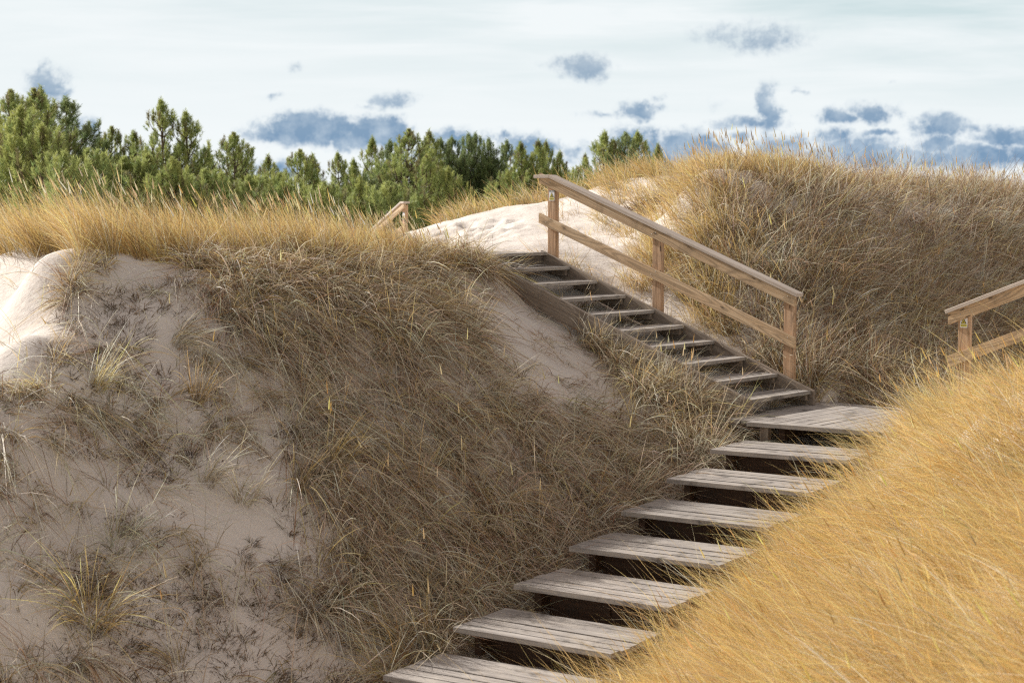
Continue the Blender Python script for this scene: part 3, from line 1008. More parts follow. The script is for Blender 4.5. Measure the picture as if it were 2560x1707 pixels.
def seedheads(cx, cy, length, lean, wind, head=.13, hw=.012, palette=None, root_z=0):
    """flower stalks that end in a dense narrow spike"""
    n = len(cx)
    P = np.stack([cx, cy, ground(cx, cy) + root_z], -1)
    T = nrm(UP[None] + WIND * (wind * rng.uniform(.5, 1.4, n))[:, None] + rng.normal(0, lean, (n, 3)))
    L = length * rng.uniform(.8, 1.2, n)
    bend = WIND * wind * .35 + rng.normal(0, .06, (n, 3))
    col = pick(n, palette)
    out = [blades(P, T, bend, L, np.full(n, .0036), col, 4)]
    s0 = 1 - .02
    tip = P + L[:, None] * (T * s0 + .5 * bend * s0 ** 2)
    td = nrm(T + bend * s0)
    hl = head * rng.uniform(.7, 1.3, n)
    hc = np.clip(col * np.array([1.15, 1.12, 1.05]), 0, .85)
    for q in range(3):
        face = nrm(np.cross(td, nrm(rng.normal(size=(n, 3)))))
        out.append(blades(tip - td * .0, td, bend * .15, hl, hw * rng.uniform(.8, 1.2, n), hc, 3, face=face))
    return merge(out)


def poly_in(px, py, pts):
    pts = np.asarray(pts, float)
    ins = np.zeros(px.shape, bool)
    j = len(pts) - 1
    for i in range(len(pts)):
        xi, yi, xj, yj = *pts[i], *pts[j]
        ins ^= ((yi > py) != (yj > py)) & (px < (xj - xi) * (py - yi) / (yj - yi + 1e-9) + xi)
        j = i
    return ins


def off_timber(x, y, m=.03):
    k, a = up_coords(x, y)
    bad = (k > .6) & (k < 12) & (a > -WU - .06 - m) & (a < .06 + m)
    s, b = lo_coords(x, y)
    bad |= (b > -m) & (b < WL + m) & (s < DL + m) & (s > -12)
    bad |= (s > -.02) & (s < 2.6) & (b > -.2) & (b < WL + .14)
    return ~bad


def scatter(n, x0, x1, y0, y1):
    x, y = rng.uniform(x0, x1, n), rng.uniform(y0, y1, n)
    k = off_timber(x, y)
    return x[k], y[k]


def disp(x, y, jit=26, scale=1.3):
    """where ground points fall in the photograph (2352 px wide), wobbled by noise in the ground plane"""
    px, py = project(np.stack([x, y, ground(x, y)], -1))
    return px / 1.0884 + fbm(x * scale, y * scale, 60) * jit * 4, py / 1.0884 + fbm(x * scale, y * scale, 70) * jit * 4


def stuff(name, label, cat, parts, group=None):
    v, t, c = merge(parts)
    print(name, len(v))
    me = np_mesh(name, v, tris=t, cols=c, mat=M['grass'])
    return tag(link(name, me), label, cat, group, 'stuff')


# ---- left slope
DUN = np.array([.87, .68, .475]); ASH = np.array([.77, .61, .46]); UMB = np.array([.36, .215, .125])
SLOPE_PAL = [(DUN, 3.6), (ASH, 2.6), (GOLD, .6), (PALE, 1.3), (UMB, 1.5)]
DENSE = [(420, 600), (1060, 590), (1100, 650), (1060, 720), (1180, 840), (1330, 930), (1460, 980), (1680, 960), (1740, 1010), (1560, 1090), (1440, 1170), (1320, 1260),
         (1200, 1350), (1080, 1440), (980, 1500), (860, 1480), (740, 1330), (720, 1180), (640, 1020), (700, 900), (560, 780), (480, 690)]
BARE = [[(1060, 620), (1220, 670), (1310, 760), (1420, 880), (1470, 980), (1360, 960), (1230, 880), (1110, 790), (1050, 700)],
        [(825, 740), (880, 750), (880, 850), (835, 840)], [(990, 800), (1070, 830), (1070, 890), (1000, 870)],
        [(900, 1280), (960, 1290), (950, 1380), (900, 1360)]]
MED = [(380, 620), (480, 690), (560, 780), (700, 900), (640, 1020), (720, 1180), (740, 1330), (860, 1480), (700, 1480), (600, 1300), (560, 1150), (520, 1000), (400, 900), (340, 740)]
STRIP = [(1320, 745), (1500, 800), (1640, 890), (1730, 1000), (1650, 1010), (1530, 960), (1440, 900), (1350, 810)]
x, y = scatter(22000, -5.2, 4, 12, 23.2)
s, b = lo_coords(x, y)
dx_, dy_ = disp(x, y)
face_side = (b < .0)
den = poly_in(dx_, dy_, DENSE)
for B in BARE:
    den &= ~poly_in(dx_, dy_, B)
strip = poly_in(dx_, dy_, STRIP) | poly_in(dx_, dy_, [(1050, 565), (1250, 585), (1250, 668), (1185, 655), (1090, 640)])
r = rng.uniform(0, 1, len(x))
nzp = fbm(x * .9, y * .9, 21) + .5
low_ = np.clip((dy_ - 900) / 300, 0, 1)
kd = (den & (r < .10 + .12 * low_ + .40 * np.clip(nzp * 1.8 - .4, 0, 1.1)) | strip & (r < .50)) & face_side
xd, yd = x[kd], y[kd]
print('dense tufts', len(xd))
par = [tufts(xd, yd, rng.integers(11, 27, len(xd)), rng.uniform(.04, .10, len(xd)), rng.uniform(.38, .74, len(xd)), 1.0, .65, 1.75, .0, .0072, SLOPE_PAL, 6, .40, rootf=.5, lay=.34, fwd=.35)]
qg = dy_[kd] < 720 + 40 * rng.normal(size=len(xd))
par.append(tufts(xd[qg], yd[qg], 14, .08, rng.uniform(.35, .6, int(qg.sum())), 1.3, .7, 1.2, .1, .0056, [(GOLD, 3), (ORANGE, 3), (UMB, 2), (DUN, 1.5)], 5, .35, rootf=.5, lay=.4))
tL = np.repeat(np.arange(-7.2, .1, .085), 2)
eL = L1[None] + MV[None] * tL[:, None] - NV[None] * rng.uniform(.05, .42, len(tL))[:, None]
par.append(tufts(eL[:, 0], eL[:, 1], 13, .06, rng.uniform(.32, .6, len(tL)), 1.3, .7, 1.3, -.12, .0062, SLOPE_PAL, 6, .3, rootf=.55, fwd=.5))
qs = rng.uniform(0, 1, len(xd)) < .30
par.append(tufts(xd[qs], yd[qs], rng.integers(3, 9, int(qs.sum())), .05, rng.uniform(.34, .6, int(qs.sum())), 2.0, .6, 1.9, .0, .0066, [(PALE, 3), (DUN, 2)], 6, .35, rootf=.8, lay=.36, fwd=.3))
qs = rng.uniform(0, 1, len(xd)) < .10
par.append(tufts(xd[qs], yd[qs], rng.integers(8, 18, int(qs.sum())), .06, rng.uniform(.4, .6, int(qs.sum())), 1.5, .45, .6, .0, .0056, [(GOLD, 2), (STRAW, 3)], 5, .15, rootf=.6))
qs = strip[kd]
par.append(tufts(xd[qs], yd[qs], 14, .07, rng.uniform(.35, .6, int(qs.sum())), 1.5, .6, .9, .0, .0052, [(STRAW, 3), (GOLD, 1.6), (PALE, 1.4), (BROWN, .6)], 5, .25, rootf=.55))
# last year's flattened litter between the tufts
kl = (den | strip) & face_side & (r > .90)
par.append(tufts(x[kl], y[kl], 10, .16, .34, 2.5, 1.6, .5, .05, .0036, [(UMB, 1), (ASH, 2), (DUN, 1)], 3, .6, lay=.08))
bare = np.zeros(len(x), bool)
for B in BARE:
    bare |= poly_in(dx_, dy_, B)
kl = bare & face_side & (r < .16 * np.clip(3 * (nzp - .35), .1, 1.5))
par.append(tufts(x[kl], y[kl], 9, .06, .26, 2.0, .6, .9, .05, .0042, SLOPE_PAL, 4, .9, lay=.06))
kk = kd & (rng.uniform(0, 1, len(x)) < .035)
par.append(seedheads(x[kk], y[kk], .62, .12, .05, .12, .010, [(GREY, 1), (STRAW, 2)]))
stuff('slope_grass', 'thick drooping straw coloured grass covering the shaded slope left of the steps', 'grass', par)

# ---- thinly scattered growth on the bare shaded sand
med = poly_in(dx_, dy_, MED)
lft = (dx_ < 900) & (dy_ > 640) & face_side & ~den
lit = poly_in(dx_, dy_, [(-200, 500), (260, 570), (140, 660), (110, 880), (-200, 920)])
ks = lft & ~lit & (r < np.where(med, .34, .15) * np.clip(3.2 * (nzp - .33), .08, 1.6))
xs, ys = x[ks], y[ks]
print('sparse tufts', len(xs))
n = len(xs)
par = [tufts(xs, ys, rng.integers(8, 34, n), rng.uniform(.03, .09, n), rng.uniform(.20, .55, n), 2.2, .9, 1.3, .03, .0058, [(DUN, 3), (PALE, 1.8), (GOLD, 1.2), (ASH, 1.6), (UMB, 1.4)], 5, .6, .35, rootf=.5, lay=.22)]
qs = rng.uniform(0, 1, n) < .45
par.append(tufts(xs[qs], ys[qs], rng.integers(3, 12, int(qs.sum())), .05, rng.uniform(.25, .48, int(qs.sum())), 2.2, .7, 2.0, .0, .0068, [(PALE, 4), (STRAW, 2)], 6, .5, rootf=.85, lay=.25))
kb = lft & ~lit & (r > 1 - np.where(dy_ > 950, .52, .27) * np.clip(4.0 * (fbm(x * 1.3, y * 1.3, 33) + .12), .06, 1.5))
n = int(kb.sum())
par.append(tufts(x[kb], y[kb], rng.integers(14, 50, n), rng.uniform(.02, .14, n), rng.uniform(.03, .14, n), 2, 1.6, .5, .0, .005, [(BROWN * .45, 3), (BROWN * .8, 2), (GREY * .45, 2), (GOLD * .7, .5)], 3, .3, .4))
kc = lft & ~lit & (r > .5) & (r < .54)
par.append(tufts(x[kc], y[kc], 3, .03, .5, 3, .9, .8, .1, .0045, [(PALE, 1), (STRAW, 1)], 5, .6, .3))
def along_line(pts, m_, jx, jy):
    ox, oy = [], []
    pts = np.array(pts, float)
    for i in range(m_):
        u = rng.uniform(0, len(pts) - 1); k = int(u)
        q_ = pts[k] + (pts[min(k + 1, len(pts) - 1)] - pts[k]) * (u - k) + rng.normal(0, 1, 2) * (jx, jy)
        p = hit(q_[0] * 1.0884, q_[1] * 1.0884)
        ox.append(p[0]); oy.append(p[1])
    ox, oy = np.array(ox), np.array(oy)
    q_ = off_timber(ox, oy)
    return ox[q_], oy[q_]
nx_, ny_ = along_line([(270, 590), (190, 610), (150, 660), (135, 720), (125, 800), (115, 880), (50, 920)], 34, 12, 12)
par.append(tufts(nx_, ny_, rng.integers(6, 26, len(nx_)), .06, rng.uniform(.16, .42, len(nx_)), 2.2, .9, .9, .12, .0052, [(GOLD, 3), (DUN, 2), (PALE, 1.4), (UMB, 1)], 5, .3, rootf=.55))
nx_, ny_ = along_line([(20, 590), (80, 640), (60, 760), (30, 840)], 12, 22, 30)
par.append(tufts(nx_, ny_, 5, .05, .4, 2.5, .8, .8, .2, .0046, [(GOLD, 3), (PALE, 2)], 5, .2))
nx_, ny_ = along_line([(1110, 670), (1200, 730), (1290, 810), (1370, 900), (1430, 960)], 60, 34, 34)
par.append(tufts(nx_, ny_, rng.integers(5, 18, len(nx_)), .07, rng.uniform(.14, .36, len(nx_)), 2.0, .8, 1.2, .0, .0052, [(DUN, 3), (ASH, 2), (PALE, 1), (UMB, 2)], 5, .5, rootf=.5, lay=.2))
stuff('sparse_grass', 'thin scattered grass and dark scrubby bits on the bare shaded sand at lower left', 'grass', par)

# ---- left crest: tall golden grass leaning left
CREST_PAL = [(GOLD, 4), (ORANGE, 3.6), (STRAW, 1.5), (PALE, .5), (BROWN, .3)]
x, y = scatter(16000, -8, 1.2, 16.5, 27)
px, py = project(np.stack([x, y, ground(x, y)], -1)); px /= 1.0884; py /= 1.0884
s, b = lo_coords(x, y)
crestd = s - (-3.0)           # rough distance measure not used for the shape
line = np.interp(px, [-400, 0, 180, 330, 500, 700, 950, 1080, 1110], [590, 590, 592, 600, 612, 622, 632, 630, 600])
k_, a_ = up_coords(x, y)
back = (py < line) & (y > 17.2) & (px < 1105) & (b < 0) & ~((k_ > 9) & (a_ > -WU - .5))
front = back & (y < np.interp(px, [-300, 250, 600, 900, 1100], [20.2, 20.0, 20.8, 22.3, 23.4]))
lit_gap = (px < 170) & (y < 18.6)
r = rng.uniform(0, 1, len(x))
nz = fbm(x * .8, y * .8, 5) + .5
kf = front & ~lit_gap & (r < .40 + .45 * nz)
xf, yf = x[kf], y[kf]
n = len(xf); print('crest tufts', n)
hgt = np.interp(px[kf], [0, 400, 700, 800, 900, 1000, 1100], [.66, .62, .58, .50, .36, .30, .26])
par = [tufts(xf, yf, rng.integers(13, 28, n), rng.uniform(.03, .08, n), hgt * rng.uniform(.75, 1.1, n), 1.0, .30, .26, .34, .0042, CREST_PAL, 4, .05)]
ksd = rng.uniform(0, 1, n) < .36
par.append(seedheads(xf[ksd], yf[ksd], hgt[ksd] * 1.12, .10, .34, .14, .012, [(STRAW, 3), (PALE, 2), (GOLD, .6)]))
kb = back & ~front & (r < .30) & (px < 800)
n = int(kb.sum())
par.append(tufts(x[kb], y[kb], rng.integers(10, 20, n), .07, rng.uniform(.42, .62, n), 1.0, .35, .3, .34, .0048, CREST_PAL, 3, .05))
stuff('crest_grass', 'tall golden grass with pale seed heads leaning left along the crest of the left dune', 'grass', par)

# ---- grass round the white sand and on the ridge behind it
par = []
x, y = scatter(9000, -4, 9, 22, 32)
px, py = project(np.stack([x, y, ground(x, y)], -1)); px /= 1.0884; py /= 1.0884
px2, py2 = disp(x, y, 16, .9)
r = rng.uniform(0, 1, len(x))
ridge = ((y > 29.6) & (px < 1330) & (px > 1010)) | ((y > 28.7) & (px >= 1280) & (px < 1620) & (py < 440))
k1 = ridge & (r < np.where(px > 1290, .60, .32))
n = int(k1.sum()); print('ridge tufts', n)
par.append(tufts(x[k1], y[k1], rng.integers(10, 22, n), .09, rng.uniform(.26, .52, n), 1.2, .5, .5, .30, .006, CREST_PAL + [(GREEN, 1.2)], 4, .05))
mix_ = poly_in(px2, py2, [(1350, 400), (1480, 385), (1560, 360), (1640, 370), (1680, 470), (1620, 560), (1640, 640), (1540, 660), (1500, 600), (1470, 500), (1400, 470)])
k2 = mix_ & (r < np.where(px > 1480, .55, .28))
n = int(k2.sum()); print('sand tufts', n)
par.append(tufts(x[k2], y[k2], rng.integers(8, 24, n), .06, rng.uniform(.22, .45, n), 1.2, .45, .5, .22, .0045, CREST_PAL, 4, .1))
k4 = poly_in(px2, py2, [(1420, 530), (1560, 560), (1660, 640), (1710, 770), (1650, 750), (1540, 690), (1440, 620)]) & (r > .62)
n = int(k4.sum())
par.append(tufts(x[k4], y[k4], rng.integers(10, 24, n), .06, rng.uniform(.26, .5, n), 1.2, .45, .5, .18, .0048, CREST_PAL, 4, .1))
thin = poly_in(px2, py2, [(1270, 470), (1400, 450), (1500, 560), (1500, 640), (1380, 560), (1280, 520)])
k3 = thin & (r < .08)
n = int(k3.sum())
par.append(tufts(x[k3], y[k3], rng.integers(5, 14, n), .05, rng.uniform(.2, .4, n), 1.5, .6, .6, .2, .004, CREST_PAL, 4, .1))
hx, hy = [], []
for x0, x1, y0, y1, m_ in ((1520, 1670, 372, 500, 80), (1440, 1600, 560, 690, 45), (1580, 1700, 660, 770, 40), (1390, 1520, 420, 520, 22), (1250, 1420, 490, 560, 12)):
    for i in range(m_):
        p = hit(rng.uniform(x0, x1) * 1.0884, rng.uniform(y0, y1) * 1.0884, 19.0)
        hx.append(p[0]); hy.append(p[1])
hx, hy = np.array(hx), np.array(hy)
q = off_timber(hx, hy)
hx, hy = hx[q], hy[q]
par.append(tufts(hx, hy, rng.integers(9, 26, len(hx)), .07, rng.uniform(.22, .5, len(hx)), 1.4, .5, .6, .2, .005, CREST_PAL + [(DUN, 2), (UMB, 1)], 5, .15, rootf=.55))
stuff('ridge_grass', 'golden grass with a green tinge along the ridge and slopes of the white sand', 'grass', par)

# ---- right dune
x, y = scatter(52000, 2.2, 14, 20.5, 36)
px2, py2 = disp(x, y, 14, .9)
px, py = project(np.stack([x, y, ground(x, y)], -1)); px /= 1.0884; py /= 1.0884
RD = [(1590, 330), (1640, 300), (2900, 300), (2900, 1100), (1880, 960), (1700, 800), (1560, 700), (1530, 650), (1600, 600), (1570, 520), (1610, 470), (1580, 430)]
ins = poly_in(px2, py2, RD)
nz = fbm(x * .7, y * .7, 15) + .5
r = rng.uniform(0, 1, len(x))
bald = poly_in(px2, py2, [(1700, 400), (1790, 395), (1800, 440), (1720, 450)])
kk = ins & (px < 2450) & (r < (.06 + .42 * np.clip(nz * 1.7 - .35, 0, 1.2)))
xr, yr, pr, qr = x[kk], y[kk], px[kk], py[kk]
n = len(xr); print('right dune tufts', n)
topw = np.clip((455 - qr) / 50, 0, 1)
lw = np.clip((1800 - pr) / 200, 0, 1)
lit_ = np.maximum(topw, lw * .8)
sel = rng.uniform(0, 1, n) < lit_  # sunlight put into the colour: golden palette where lit, brown elsewhere
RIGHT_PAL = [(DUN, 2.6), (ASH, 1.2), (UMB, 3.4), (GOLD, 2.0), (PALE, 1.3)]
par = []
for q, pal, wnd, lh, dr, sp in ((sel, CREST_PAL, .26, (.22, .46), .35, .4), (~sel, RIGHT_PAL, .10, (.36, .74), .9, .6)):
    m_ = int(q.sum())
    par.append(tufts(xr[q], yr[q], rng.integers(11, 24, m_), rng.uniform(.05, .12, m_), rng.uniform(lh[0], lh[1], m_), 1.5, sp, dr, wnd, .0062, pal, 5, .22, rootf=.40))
q = rng.uniform(0, 1, n) < np.where(qr < 470, .22, .06)
par.append(seedheads(xr[q], yr[q], .50, .12, .16, .14, .014, [(GOLD, 1), (STRAW, 3), (GREY, 1)]))
# pale drooping plumes among the dark mass
q = (rng.uniform(0, 1, n) < .13) & (qr > 470)
par.append(tufts(xr[q], yr[q], 9, .03, .50, 3.0, .6, 1.7, .0, .010, [(PALE, 3), (STRAW, 1)], 6, .2))
stuff('dune_grass', 'dense brown and straw grass on the right dune, golden along its top', 'grass', par)

# ---- grass that grows up through and beside the upper flight
sx, sy = [], []
for k, a, m_ in ((1.75, -.3, 3), (2.8, -.5, 4), (2.7, -.2, 3), (3.8, -.45, 4), (4.8, -.6, 4), (5.8, -.9, 3), (7.8, -.5, 4), (6.8, -.35, 4), (7.7, -.9, 4), (9.7, -.9, 5), (9.2, -1.2, 4)):
    for i in range(m_):
        p = up_pt(k + rng.uniform(-.12, .12), a + rng.uniform(-.14, .14))
        sx.append(p[0]); sy.append(p[1])
par = [tufts(sx, sy, 12, .04, .34, 2.0, .8, 1.0, -.15, .0046, [(STRAW, 3), (GOLD, 2), (PALE, 2), (BROWN, 1)], 5, .3)]
sx, sy = [], []
for k in np.arange(1.3, 10.6, .16):
    for i in range(2):
        p = up_pt(k + rng.uniform(-.1, .1), rng.uniform(.17, .42))
        sx.append(p[0]); sy.append(p[1])
par.append(tufts(sx, sy, 9, .05, rng.uniform(.2, .5, len(sx)), 1.5, .5, .7, .2, .0046, CREST_PAL, 4, .1))
stuff('stair_grass', 'wisps of straw grass growing up between the treads and along the upper staircase', 'grass', par)

# ---- bank in the right foreground
x, y = scatter(30000, -.5, 9.2, 5.0, 18.9)
s, b = lo_coords(x, y)
px, py = project(np.stack([x, y, ground(x, y)], -1)); px /= 1.0884; py /= 1.0884
kk = (b > WL + .05) & (s < .9) & (px < 3100) & (py < 2100) & (px > 900)
r = rng.uniform(0, 1, len(x))
kk &= r < np.where(b < WL + .35, .6, .95) * np.clip(1.0 + 2.6 * fbm(x * 2.4, y * 2.4, 97, 3), .22, 1)
xb, yb, bb = x[kk], y[kk], b[kk]
n = len(xb); print('bank tufts', n)
GLD0 = [(GOLD, 4), (ORANGE, 2), (STRAW, 2), (PALE, .6)]
BANK_PAL = [(ORANGE, 4.4), (GOLD, 4.6), (STRAW, 1.2), (PALE, .5), (BROWN, .25), (GREEN, .15)]
edge = np.clip(1 - (bb - WL) / .9, 0, 1)
pn = fbm(xb * .9, yb * .9, 81) + .5
pl = fbm(xb * 1.6, yb * 1.6, 85) + .5
par = []
for q, pal in ((pn < .5, BANK_PAL), (pn >= .5, [(GOLD, 5), (STRAW, 1.3), (ORANGE, 3.2), (PALE, .6), (GREEN, .15)])):
    m_ = int(q.sum())
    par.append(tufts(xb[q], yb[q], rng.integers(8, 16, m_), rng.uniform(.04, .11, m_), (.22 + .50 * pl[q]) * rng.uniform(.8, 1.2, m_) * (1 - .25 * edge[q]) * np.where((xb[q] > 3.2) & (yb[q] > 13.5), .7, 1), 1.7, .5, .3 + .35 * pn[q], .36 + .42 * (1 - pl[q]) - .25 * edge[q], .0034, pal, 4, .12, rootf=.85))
q = rng.uniform(0, 1, n) < .05
par.append(tufts(xb[q], yb[q], 3, .08, .30, 3.5, 1.4, .6, .2, .0042, [(PALE, 2), (STRAW, 2), (BROWN, 3), (GREEN, .5)], 4, .1))
q = rng.uniform(0, 1, n) < .14
par.append(tufts(xb[q], yb[q], 3, .05, .74, 1.0, .25, .35, .45, .0034, [(STRAW, 1), (PALE, .5), (GOLD, 5)], 5, .05, rootf=.9))
q = (bb < WL + .5) & (rng.uniform(0, 1, n) < .5)
par.append(tufts(xb[q], yb[q], 8, .10, .46, 2.2, .9, .6, .45, .0036, [(STRAW, 2), (PALE, 1), (GOLD, 4), (ORANGE, 2)], 5, .25, rootf=.7))
q = rng.uniform(0, 1, n) < .05
par.append(seedheads(xb[q], yb[q], .55, .10, .42, .12, .009, [(GOLD, 2), (STRAW, 1)]))
lx = [L1 + MV * a + NV * (WL + b) for a, b in ((-.35, .22), (-.05, .25), (.3, .22), (.7, .25), (1.1, .3), (1.6, .4), (.1, .75), (.8, .8), (1.5, .9), (-.7, .2), (2.1, .3))]
par.append(tufts([p[0] for p in lx], [p[1] for p in lx], 150, .2, .52, 1.5, .8, .5, .42, .0042, GLD0, 5, .1, rootf=.7))
stuff('bank_grass', 'thick fine golden orange grass combed to the left over the sunlit right bank', 'grass', par)


# ------------------------------------------------------------------ single plants that stand out
def plant(name, label, cat, px, py, nb, rad, length, lean, spread, droop, wind, width, pal, heads=0, segs=5, group=None, heads_len=.6, at=None):
    """px, py: its foot, in pixels of the 2352 px wide view"""
    g = hit(px * 1.0884, py * 1.0884) if at is None else np.array([at[0], at[1], float(ground(at[0], at[1]))])
    cx, cy = np.array([g[0]]), np.array([g[1]])
    parts = [tufts(cx, cy, nb, rad, length, lean, spread, droop, wind, width, pal, segs, .35, .28)]
    if heads:
        hx = g[0] + rng.normal(0, rad * .7, heads)
        hy = g[1] + rng.normal(0, rad * .7, heads)
        parts.append(seedheads(hx, hy, heads_len, .14, wind, .11, .011, pal))
    v, t, c = merge(parts)
    v = v - g.astype(np.float32)
    o = link(name, np_mesh(name, v, tris=t, cols=c, mat=M['grass']))
    o.location = g
    return tag(o, label, cat, group)


GLD = [(GOLD, 4), (ORANGE, 2), (STRAW, 2), (PALE, .6)]
PLE = [(PALE, 4), (STRAW, 2), (GREY, .7)]
DRK = [(BROWN * .6, 3), (BROWN, 2), (GREY * .6, 1)]
MIX = [(STRAW, 3), (PALE, 1.5), (GOLD, 1.5), (GREY, 1)]
GT = 'grass tussocks standing out on the dunes'
plant('grass_tussock', 'golden arching tussock beside the lowest plank step', 'grass tussock', 965, 1505, 260, .20, .52, 1.5, .8, 1.0, .15, .0048, GLD + [(PALE, 2)], 3, group=GT)
plant('grass_tussock', 'straw tussock hanging over the left corner of the lowest step', 'grass tussock', 890, 1560, 120, .12, .45, 1.5, .8, 1.2, .10, .0048, PLE + GLD, 0, group=GT)
plant('grass_tussock', 'big golden tussock with seed stalks at the right edge of the landing', 'grass tussock', 2075, 985, 520, .28, .62, 1.0, .75, .35, .22, .0045, GLD, 9, group=GT, at=L1 + MV * .35 + NV * (WL + .62))
plant('grass_tussock', 'large pale straggly tussock alone low on the shaded sand', 'grass tussock', 280, 1250, 110, .15, .50, 2.2, .95, 1.1, .05, .006, PLE, 0, group=GT)
plant('grass_tussock', 'pale drooping tussock hanging in a fan on the shaded slope', 'grass tussock', 405, 790, 90, .08, .46, 1.5, .7, 1.7, .0, .0055, PLE + [(GOLD, 1)], 1, group=GT)
plant('grass_tussock', 'upright golden tussock with a white skirt on the upper bare slope', 'grass tussock', 222, 890, 80, .07, .50, 1.0, .45, .8, .10, .0048, GLD + [(PALE, 2)], 1, group=GT)
plant('grass_tussock', 'thin golden tussock below the fan shaped pale one', 'grass tussock', 452, 925, 80, .07, .46, 1.0, .45, .9, .05, .0048, GLD + [(PALE, 1)], 1, group=GT)
plant('grass_tussock', 'wispy bleached tussock with bent white blades above the pale straggly one', 'grass tussock', 480, 1110, 70, .10, .46, 2.0, .8, 1.4, .0, .006, PLE, 0, group=GT)
plant('grass_tussock', 'bleached tussock with bent white blades at the edge of the thick grass', 'grass tussock', 560, 1150, 70, .10, .44, 2.0, .8, 1.4, .0, .006, PLE, 0, group=GT)
plant('grass_tussock', 'wide sprawling golden tussock near the bottom of the shaded sand', 'grass tussock', 205, 1425, 150, .16, .66, 2.5, 1.1, .55, .30, .0048, GLD + [(GREEN, .7)], 0, group=GT)
plant('grass_tussock', 'pale arching tussock left of the golden one by the lowest step', 'grass tussock', 715, 1400, 150, .16, .52, 2.0, 1.0, 1.2, .0, .006, PLE + [(STRAW, 2)], 0, group=GT)
plant('grass_tussock', 'feathery cream coloured tussock high on the right dune', 'grass tussock', 2265, 545, 80, .14, .72, 1.8, .6, 1.5, -.15, .011, [(PALE, 4), (STRAW, 1)], 0, group=GT)
plant('grass_tussock', 'cream feathery tussock between the handrail end and the right dune foot', 'grass tussock', 1790, 650, 45, .10, .55, 2.0, .7, 1.3, -.1, .009, [(PALE, 4), (STRAW, 1)], 0, group=GT)
plant('grass_tussock', 'straw tussock with long arching blades left of the landing corner', 'grass tussock', 1610, 1060, 240, .20, .62, 1.0, .9, 1.2, -.15, .005, [(STRAW, 3), (PALE, 2), (GREY, 1)], 0, group=GT)
plant('grass_tussock', 'sunlit yellow tussock pressed against the left stringer of the staircase', 'grass tussock', 1560, 915, 220, .18, .50, 1.0, .8, .9, .0, .0048, [(STRAW, 3), (GOLD, 2), (PALE, 1)], 7, group=GT)
plant('grass_tussock', 'golden tussock growing beside the handrail on the white sand', 'grass tussock', 1520, 600, 160, .18, .50, 1.0, .4, .4, .10, .0048, GLD, 5, group=GT)
plant('grass_tussock', 'small golden tussock at the brink of the sunlit sand far left', 'grass tussock', 185, 612, 60, .10, .28, 1.5, .8, .6, .10, .0045, GLD, 0, group=GT)
plant('grass_tussock', 'tall golden tussock in the middle of the thick slope grass', 'grass tussock', 770, 1060, 90, .10, .62, .8, .35, .7, .0, .005, GLD, 4, group=GT)
plant('grass_tussock', 'tall lone seed stalks rising from a wispy tussock on the shaded sand', 'grass tussock', 405, 1520, 40, .07, .42, 1.5, .6, .8, .1, .005, MIX, 3, group=GT)
CU = 'low dark cushions on the shaded sand'
plant('cushion_plant', 'twin dark brown scrubby cushions on the bare shaded sand', 'low plant', 165, 1010, 420, .24, .12, 2, 1.4, .4, 0, .004, DRK + [(GOLD, .6)], 0, 3, group=CU)
plant('cushion_plant', 'olive brown mossy cushion just below the sunlit sand', 'low plant', 45, 912, 300, .20, .13, 2, 1.4, .6, 0, .004, DRK + [(GOLD, 1.5), (GREEN, 1)], 0, 3, group=CU)
plant('cushion_plant', 'dark grey green cushion near the top of the shaded slope', 'low plant', 300, 770, 260, .20, .12, 2, 1.4, .4, 0, .004, DRK, 0, 3, group=CU)
plant('cushion_plant', 'dark trailing cushion beside the pale arching tussock', 'low plant', 690, 1340, 300, .22, .12, 2, 1.6, .4, 0, .004, DRK, 0, 3, group=CU)
plant('heather_bush', 'dark brown twiggy heather bush on the sunlit sand behind the top rail', 'bush', 1490, 475, 700, .40, .20, 1.5, 1.3, .3, 0, .006, [(BROWN * .6, 3), (BROWN * np.array([.8, .7, .65]), 3)], 0, 3)


# ------------------------------------------------------------------ pines
def tube(path, radii, sides=6):
    path = np.asarray(path, float)
    n = len(path)
    d = nrm(np.gradient(path, axis=0))
    ref = np.where(np.abs(d[:, 2:3]) > .9, np.array([[1.0, 0, 0]]), np.array([[0, 0, 1.0]]))
    a = nrm(np.cross(d, ref)); b = np.cross(d, a)
    th = np.linspace(0, 2 * np.pi, sides, endpoint=False)
    v = path[:, None] + (a[:, None] * np.cos(th)[None, :, None] + b[:, None] * np.sin(th)[None, :, None]) * np.asarray(radii)[:, None, None]
    i = np.arange(n - 1)[:, None] * sides
    j = np.arange(sides)[None]
    j2 = (j + 1) % sides
    q = np.stack([i + j, i + j2, i + sides + j2, i + sides + j], -1).reshape(-1, 4)
    return v.reshape(-1, 3), q


